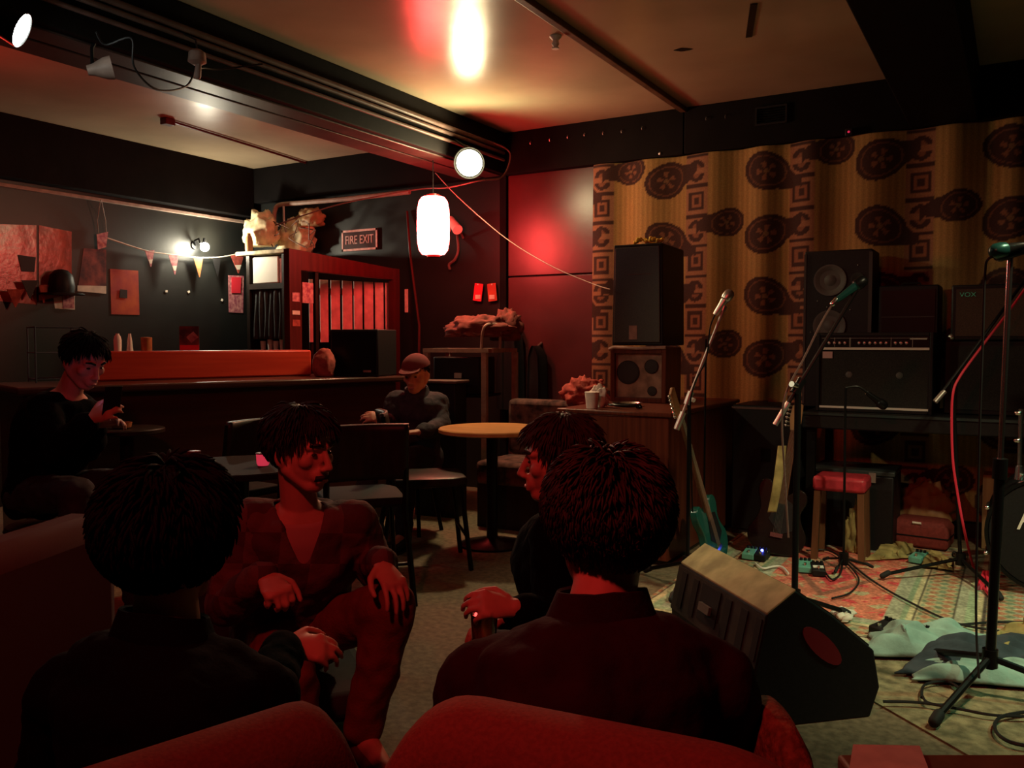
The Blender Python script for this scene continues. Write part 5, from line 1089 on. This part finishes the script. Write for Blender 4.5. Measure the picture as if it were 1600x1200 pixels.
person('person with brown hair seen in profile facing left, dressed in black', J, dict(voxel=.0045, top=M['blackshirt'], legs=M['darkjean'], hair=M['hairbr'], hairmesh=lambda c, m: hair_mesh(c, m, mB, 900, .055, .12, combB, .0034, 9, 1.09, .07, .12)))
t = Thing('drinking_glass', 'tumbler of amber drink held by the person in profile', 'glass', J['wrL'] + J['hdL'][0].normalized() * .085 - U * .075 - FL * .028 * 0 - J['hdL'][1].normalized() * .045)
t.part('glass_body', MB().lathe([(.005, 0), (.030, .002), (.036, .11), (.034, .11), (.028, .008), (.005, .006)]), M['glass']); t.part('drink', MB().lathe([(.004, .0085), (.0275, .009), (.032, .075), (.004, .076)]), M['amber'])
B_ = J
# --- person seen from behind
J = fill(dict(head=PD(945, 830, 1.47), hf=FL * .92 - RV * .32 - U * .10, neck=PD(938, 950, 1.42), chest=PD(932, 1090, 1.38), waist=PD(930, 1230, 1.33), tf=FL * .96 - RV * .2 + U * .1, hip=PD(930, 1230, 1.33) - FL * .03 - U * .17,
         shL=PD(752, 1068, 1.43), shR=PD(1112, 1072, 1.40), elL=PD(708, 1200, 1.52), elR=PD(1142, 1215, 1.50), wrL=PD(800, 1180, 1.76), wrR=PD(1040, 1190, 1.76), build=1.06))
J['hdL'] = (FL * .8 + RV * .4, U, .4); J['hdR'] = (FL * .8 - RV * .4, U, .4)
def mC(d):
    t_ = -.25 + .75 * max(0, d.y) if d.y > 0 else -.30 - .66 * min(1, -d.y * 1.5); return (1 if d.z > t_ else 0)
combC = lambda d: V((.6 * d.x, .5 * d.y, -.35))
person('person seen from behind with messy dark hair and a maroon collared shirt', J, dict(voxel=.007, top=M['maroon'], topname='shirt', collar=M['maroon'], legs=M['darkjean'], hair=M['hairbr'], hairmesh=lambda c, m: hair_mesh(c, m, mC, 1700, .080, .05, combC, .0032, 13, 1.05, .34, .55), wr=.009))
C_ = J
# --- dark silhouette at left
J = fill(dict(head=PD(268, 850, 1.52), hf=FL * .95 + RV * .15 - U * .05, neck=PD(262, 985, 1.48), chest=PD(255, 1105, 1.44), waist=PD(248, 1235, 1.40), hip=PD(248, 1235, 1.40) - FL * .02 - U * .16, tf=FL * .82 + RV * .5,
         shL=PD(112, 1085, 1.52), shR=PD(398, 1090, 1.46), elL=PD(80, 1230, 1.6), elR=PD(402, 1128, 1.70), wrL=PD(190, 1250, 1.75), wrR=PD(446, 1008, 1.98), build=1.04))
J['knR'] = J['hip'] + FL * .42 + RV * .03 + U * .04; J['knL'] = J['hip'] + FL * .42 - RV * .2 + U * .04; J['anR'] = V((J['knR'].x, J['knR'].y, .085)) + FL * .05; J['anL'] = V((J['knL'].x, J['knL'].y, .085)) + FL * .05; J['toe'] = FL.copy()
J['hdR'] = (RV * .85 + FL * .25 - U * .18, U * .75 - FL * .55, [.45, .42, .5, .6], .95, .06, .6); J['hdL'] = (FL, U, .4)
mD = lambda d: 1 if d.y < .25 and d.z > -.93 or d.z > .5 else 0
combD = lambda d: V((.5 * d.x, .5 * d.y, -.5))
person('person in black with thick dark hair, a silhouette seen from behind at left', J, dict(voxel=.0055, top=M['blackshirt'], legs=M['darkjean'], hair=M['hairbk'], collar=M['blackshirt'], hairmesh=lambda c, m: hair_mesh(c, m, mD, 1200, .075, .06, combD, .0040, 17, 1.18, .22, .40)))
D_ = J
# --- person lit by a phone at far left
J = fill(dict(head=PD(132, 566, 3.9), hf=RV * .75 - FL * .42 - U * .42, up=V((0, 0, 1)), neck=PD(108, 612, 3.94), chest=PD(88, 668, 3.96), waist=PD(76, 725, 3.98), hip=PD(72, 770, 3.98), tf=RV * .86 - FL * .5,
         shR=PD(68, 640, 3.82), shL=PD(118, 636, 4.08), elR=PD(85, 705, 3.74), elL=PD(138, 700, 4.05), wrR=PD(142, 655, 3.66), wrL=PD(150, 665, 3.86), build=.98))
J['hdR'] = (RV * .75 - FL * .2 + U * .35, U * .3 - FL * .8, [.6, .65, .7, .75], 1, .05, .8); J['hdL'] = (RV * .7 + U * .2, FL * .3 + U * .6, .6)
person('person in black at far left, face lit bluish by a phone', J, dict(voxel=.007, top=M['blackshirt'], legs=M['darkjean'], hair=M['hairbk'], hairmesh=lambda c, m: hair_mesh(c, m, mB, 500, .05, .12, combB, .0042, 21, 1.06)))
ph = J['wrR'] + J['hdR'][0].normalized() * .12 + U * .03; fn = (J['head'] - ph).normalized(); x, y, d = frame(fn); mt = Matrix((x, y, d)).transposed()
t = Thing('mobile_phone', 'mobile phone with lit screen held by the person at far left', 'phone', ph)
t.part('phone_body', MB().box((0, 0, 0), (.07, .14, .008), mt), M['black'], bw=.003); t.part('screen', MB().box(fn * .0046, (.062, .125, .001), mt), M['phone'], smooth=False)
E_ = J
# --- person in the cap behind the table
J = fill(dict(head=PD(650, 586, 5.62), hf=-RV * .28 - FL * .85 - U * .22, neck=PD(650, 613, 5.66), chest=PD(650, 645, 5.70), waist=PD(648, 685, 5.74), hip=PD(648, 715, 5.74), tf=-RV * .3 - FL * .95,
         shR=PD(618, 628, 5.66), shL=PD(683, 630, 5.68), elR=PD(608, 665, 5.58), elL=PD(690, 668, 5.58), wrR=PD(600, 655, 5.40), wrL=PD(655, 675, 5.34)))
J['hdR'] = (-FL * .4 - RV * .6 + U * .2, U * .5 - FL * .6, .5); J['hdL'] = (-FL * .5 - RV * .7, U, .4)
t, hm, Pf = person('person in a reddish cap and dark denim jacket sitting behind the round table', J, dict(voxel=.007, top=M['navyshirt'], legs=M['darkjean'], hair=M['hair'], collar=M['navyshirt'], hairmesh=lambda c, m: hair_mesh(c, m, mk_short(), 300, .03, .1, combB, .004, 25, 1.0)))
cm = J['head']; mb = MB(); cap_ = MB(); cap_.ell((0, 0, 0), 1, seg=32, rings=20); bmesh.ops.delete(cap_.bm, geom=[f for f in cap_.bm.faces if f.calc_center_median().z < .08], context='FACES')
for v in cap_.bm.verts: v.co = cm + hm @ V((v.co.x * .092, -.012 + v.co.y * .112, .048 + v.co.z * .092))
ck = t.part('cap', cap_, M['capred'], world=True, ang=180)
pk = MB(); pk.loft([[cm + hm @ V((.070 * math.sin(a), .07 + s * math.cos(a) * 1.0 + .0, .062 - .16 * max(0, s - .02) + z)) for a in [-1.35 + 2.7 * k / 14 for k in range(15)]] + [cm + hm @ V((.068 * math.sin(a), .06, .062 + z)) for a in [1.35 - 2.7 * k / 14 for k in range(15)]] for s, z in ((.10, 0), (.10, .006))]); t.part('peak', pk, M['capred'], world=True, parent=ck, smooth=False)
F_ = J
# ------------------------------------------------------------------ seats and tables
M['matseat'] = mat('black_seat_vinyl', (.012, .010, .010), .75, spec=.12)
def chair(label, pos, heading, group='dark stacking chairs', seat_m=None):
    seat_m = seat_m or M['matseat']
    t = Thing('stacking_chair', label, 'chair', pos, headto(heading), group); sh = .47
    t.part('seat', MB().loft([[V((x * k, y * k + .0, z)) for x, y in ((-.2, -.2), (.2, -.2), (.21, .12), (.16, .21), (-.16, .21), (-.21, .12))] for z, k in ((sh, .95), (sh + .012, 1), (sh + .045, .98), (sh + .052, .9))]), seat_m or M['dkwood'], bw=.006)
    t.part('backrest', MB().grid(lambda u, v: V((-.19 + .38 * u, -.205 - .05 * v + .035 * (2 * u - 1) ** 2 * -1 - .0, sh + .14 + .27 * v)), 16, 8), M['dkwood'], ang=180).modifiers.new('s', 'SOLIDIFY').thickness = .03
    for x in (-.19, .19):
        t.part('back_leg', MB().tube([(x * 1.15, -.29, .0), (x, -.21, sh - .02), (x, -.225, sh + .12), (x * .98, -.262, sh + .40)], .015, 8), M['blackm'])
        t.part('front_leg', MB().tube([(x * 1.1, .22, .0), (x * .95, .17, sh)], .014, 8), M['blackm'])
    t.part('stretcher', MB().tube([(-.2, .19, .2), (.2, .19, .2)], .009, 8), M['blackm']); t.part('stretcher', MB().tube([(-.2, -.25, .2), (.2, -.25, .2)], .009, 8), M['blackm'])
    return t
p = PD(668, 742, 4.92); chair('dark chair with shining seat left of the round wooden table', (p.x, p.y, 0), RV * .97 + FL * .2, seat_m=M['dkwood'])
p = PD(563, 740, 4.32); chair('dark chair behind the moustached man, its back turned to the camera', (p.x, p.y, 0), FL * .95 - RV * .3)
p = PD(350, 745, 4.5); chair('dark chair with a red lit back corner by the candle table', (p.x, p.y, 0), -RV * .8 + FL * .5)
p = PD(722, 745, 5.85) ; 
def round_table(name, label, pos, r, h, top_m, leg_m, group=None):
    t = Thing(name, label, 'table', pos, 0, group)
    t.part('tabletop', MB().lathe([(r - .012, h - .03), (r, h - .024), (r, h - .006), (r - .006, h), (.01, h)], None, 56), top_m); t.part('pedestal', MB().cyl((0, 0, .03), (0, 0, h - .031), .036), leg_m)
    t.part('base', MB().lathe([(.20, 0), (.205, .012), (.06, .035), (.04, .05)], None, 40), leg_m); return t
p = PD(769, 668, 5.36); TP = V((p.x, p.y, 0)); round_table('round_table', 'round table with bright varnished wooden top in the middle of the room', TP, .335, .74, M['table'], M['blackm'])
M['matblk'] = mat('matt_black_laminate', (.012, .010, .010), .8, spec=.1)
p = PD(375, 722, 3.75); T2 = V((p.x, p.y, 0)); round_table('round_table', 'dark round table with the glowing red candle jar', T2, .32, .74, M['matblk'], M['blackm'])
for px, d, m, lab in ((411, 3.72, 'candle', 'small glowing red candle jar on the dark round table'), (303, 3.78, 'rednt', 'dim unlit red candle jar at the left of the dark round table')):
    p = PH(px, 722, .742); p = PD(px, 722, d); t = Thing('candle_jar', lab, 'candle', (p.x, p.y, .741), group='candle jars')
    t.part('jar', MB().lathe([(.022, 0), (.027, .01), (.029, .05), (.026, .05), (.024, .01)]), M[m]); t.part('rim', MB().lathe([(.029, .05), (.031, .054), (.027, .056)]), M['rednt'])
p = PD(198, 690, 4.75); round_table('round_table', 'small dark table beside the person with the phone', (p.x, p.y, 0), .2, .80, M['dkwood'], M['blackm'])
t = Thing('ash_tray', 'small orange glass ashtray on the small dark table at left', 'ashtray', (p.x, p.y - .03, .801)); t.part('bowl', MB().lathe([(.03, 0), (.05, .006), (.055, .032), (.048, .032), (.04, .01), (.01, .008)]), M['orange']); t.part('rim_notch', MB().box((0, -.052, .03), (.014, .012, .008)), M['black'], smooth=False)
# upholstered booth bench
t = Thing('booth_bench', 'booth bench with dark floral upholstery behind the round table', 'bench', (-2.95, 5.3, 0))
t.part('base', MB().bx(-3.20, -2.44, 4.98, 5.52, 0, .30), M['dkwood'], world=True); t.part('seat', MB().bx(-3.20, -2.44, 4.95, 5.40, .301, .46), M['booth'], world=True, bw=.03); t.part('backrest', MB().bx(-3.20, -2.44, 5.38, 5.52, .46, .86), M['booth'], world=True, bw=.035)
rag('red_bundle', 'crumpled pinkish red cloth bundle on top of the booth back beside the console', 'cloth', V((-2.60, 5.46, .90)), (.17, .10, .12), 'redcloth', 41, .35)
# plain stools under the seated people
def stool(label, J, dz=.145):
    p = J['hip']; h = p.z - dz; t = Thing('seat_stool', label, 'stool', (p.x, p.y, 0), .3, 'stools under seated people')
    t.part('seat', MB().lathe([(.01, h - .04), (.17, h - .04), (.18, h - .02), (.17, h), (.01, h)], None, 32), M['dkwood'])
    for a in (.5, 2.1, 3.65, 5.2): t.part('leg', MB().cyl((.18 * math.cos(a), .18 * math.sin(a), 0), (.12 * math.cos(a), .12 * math.sin(a), h - .04), .014), M['blackm'])
stool('dark stool under the person in the cap', F_); stool('dark stool under the person with the phone', E_); stool('dark stool under the person in profile', B_)
p = A_['hip']; t = Thing('low_armchair', 'low dark armchair in which the moustached man sits', 'armchair', (p.x, p.y, 0), headto(A_['tf'])); h = p.z - .15
t.part('seat', MB().bx(-.27, .27, -.26, .24, .08, h), M['darkjean'], bw=.04); t.part('backrest', MB().bx(-.27, .27, -.46, -.27, .08, h + .34), M['darkjean'], bw=.06)
for x in (-.22, .22):
    for y in (-.3, .2): t.part('leg', MB().cyl((x, y, 0), (x, y, .085), .02), M['dkwood'])
M['sofadk'] = mat('dark_red_sofa_cloth', (.06, .018, .016), .9)
# long bench back at the far left
a, b = PD(-120, 893, 1.86), PD(180, 803, 2.55); dr = V((b.x - a.x, b.y - a.y, 0)); Lb = dr.length; dr.normalize()
t = Thing('long_sofa', 'long dark red sofa at the left edge seen from behind', 'sofa', ((a.x + b.x) / 2, (a.y + b.y) / 2, 0), math.atan2(dr.y, dr.x))
t.part('backrest', MB().bx(-Lb / 2, Lb / 2, -.02, .16, .12, .775), M['sofadk'], bw=.06); t.part('seat', MB().bx(-Lb / 2, Lb / 2, .16, .70, .12, .40), M['sofadk'], bw=.05)
for x in (-Lb / 2 + .06, Lb / 2 - .06):
    for y in (.05, .62): t.part('leg', MB().cyl((x, y, 0), (x, y, .13), .022), M['dkwood'])
# foreground seat backs
def seat_back(name, label, P, Q, top, ends, th, m, cat, deep=.5):
    P, Q = V((P.x, P.y, 0)), V((Q.x, Q.y, 0)); d = (Q - P); L = d.length; d.normalize(); n = V((-d.y, d.x, 0))
    if n.dot(FL) < 0: n = -n
    t = Thing(name, label, cat, (P + Q) / 2 + n * .2); rings = []; N_ = 44
    for i in range(N_ + 1):
        u = i / N_; s = L * u; e0 = min(s / ends[0], 1); e1 = min((L - s) / ends[1], 1); k = (1 - (1 - e0) ** 2.4) ** (1 / 2.4) * (1 - (1 - e1) ** 2.4) ** (1 / 2.4); k = max(k, .02)
        zt = .10 + (top - .10) * (k if k < 1 else 1); hh = th / 2 * max(min(1, k * 1.5), .1); c = P + d * s; bow = .05 * (1 - (2 * u - 1) ** 2)
        ring = [c - n * (hh + bow * 0) + V((0, 0, .08)), c - n * hh + V((0, 0, max(.09, zt - hh)))]
        ring += [c - n * hh * math.cos(a) + V((0, 0, max(.09, zt - hh) + hh * math.sin(a))) for a in [math.pi * j / 12 for j in range(1, 12)]]
        ring += [c + n * hh + V((0, 0, max(.09, zt - hh))), c + n * hh + V((0, 0, .08))]; rings.append(ring)
    t.part('backrest', MB().loft(rings), m, world=True, ang=180)
    c = (P + Q) / 2 + n * (th / 2 + deep / 2); fr = Matrix(((d.x, n.x, 0), (d.y, n.y, 0), (0, 0, 1)))
    t.part('seat', MB().box(c + V((0, 0, .150)), (L * .80, deep, .16), fr), m, world=True, bw=.04)
    for sx in (-1, 1):
        for sy in (-1, 1): t.part('leg', MB().cyl(c + d * sx * L * .38 + n * sy * deep * .4, c + d * sx * L * .38 + n * sy * deep * .4 + V((0, 0, .075)), .02), M['dkwood'], world=True)
    return t
top = .825
k1, k2 = PH(690, 1084, top), PH(1090, 1163, top); dd_ = (k2 - k1).normalized()
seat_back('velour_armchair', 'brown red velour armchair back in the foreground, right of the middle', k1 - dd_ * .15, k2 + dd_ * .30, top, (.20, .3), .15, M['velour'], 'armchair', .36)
top = .77
k1, k2 = PH(470, 1099, top), PH(200, 1186, top); dd_ = (k2 - k1).normalized()
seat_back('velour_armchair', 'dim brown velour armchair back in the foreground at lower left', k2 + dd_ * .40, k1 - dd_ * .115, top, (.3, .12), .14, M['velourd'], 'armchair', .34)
p = PD(1257, 1100, 1.22); mb = MB(); sx = RV; fw = FL
rings = []
for z, k in ((.0, .80), (.1, 1.0), (0.495, .98), (0.594, .90), (0.648, .72), (0.677, .42), (0.686, .1)):
    rings.append([V((p.x, p.y, 0)) + RV * (.045 + .045 * k * math.cos(a) * (abs(math.cos(a)) ** -.4 if abs(math.cos(a)) > .01 else 1) - .045 + (.02 * (1 - z))) + FL * (.15 + .17 * k * math.sin(a)) + V((0, 0, z)) for a in [2 * math.pi * j / 28 for j in range(28)]])
solo('plush_bolster', 'orange plush upright bolster beside the right foreground armchair', 'cushion', mb.loft(rings), M['orangeplush'], ang=180)
# low table at the bottom right with a pink sheet
e = PH(1400, 1177, .45); t = Thing('low_table', 'low brown table at the bottom right corner', 'table', V((e.x, e.y, 0)) + RV * .35 - FL * .28, YAW)
t.part('tabletop', MB().bx(-.47, .75, -.30, .28, .415, .45), M['brown'], bw=.008)
for x in (-.4, .68):
    for y in (-.24, .22): t.part('leg', MB().bx(x - .02, x + .02, y - .02, y + .02, 0, .414), M['dkwood'])
M['pinkp'] = mat('pink_paper', (.55, .36, .32), .8, nz=(18, .2)); q = [PH(1333, 1166, .456), PH(1437, 1168, .456), PH(1455, 1215, .456), PH(1325, 1215, .456)]
solo('paper_sheet', 'pink sheet of paper lying on the low table at bottom right', 'paper', MB().loft([[v + V((0, 0, .0 if True else 0)) for v in q], [v + V((0, 0, .004)) for v in q]]), M['pinkp'], smooth=False)
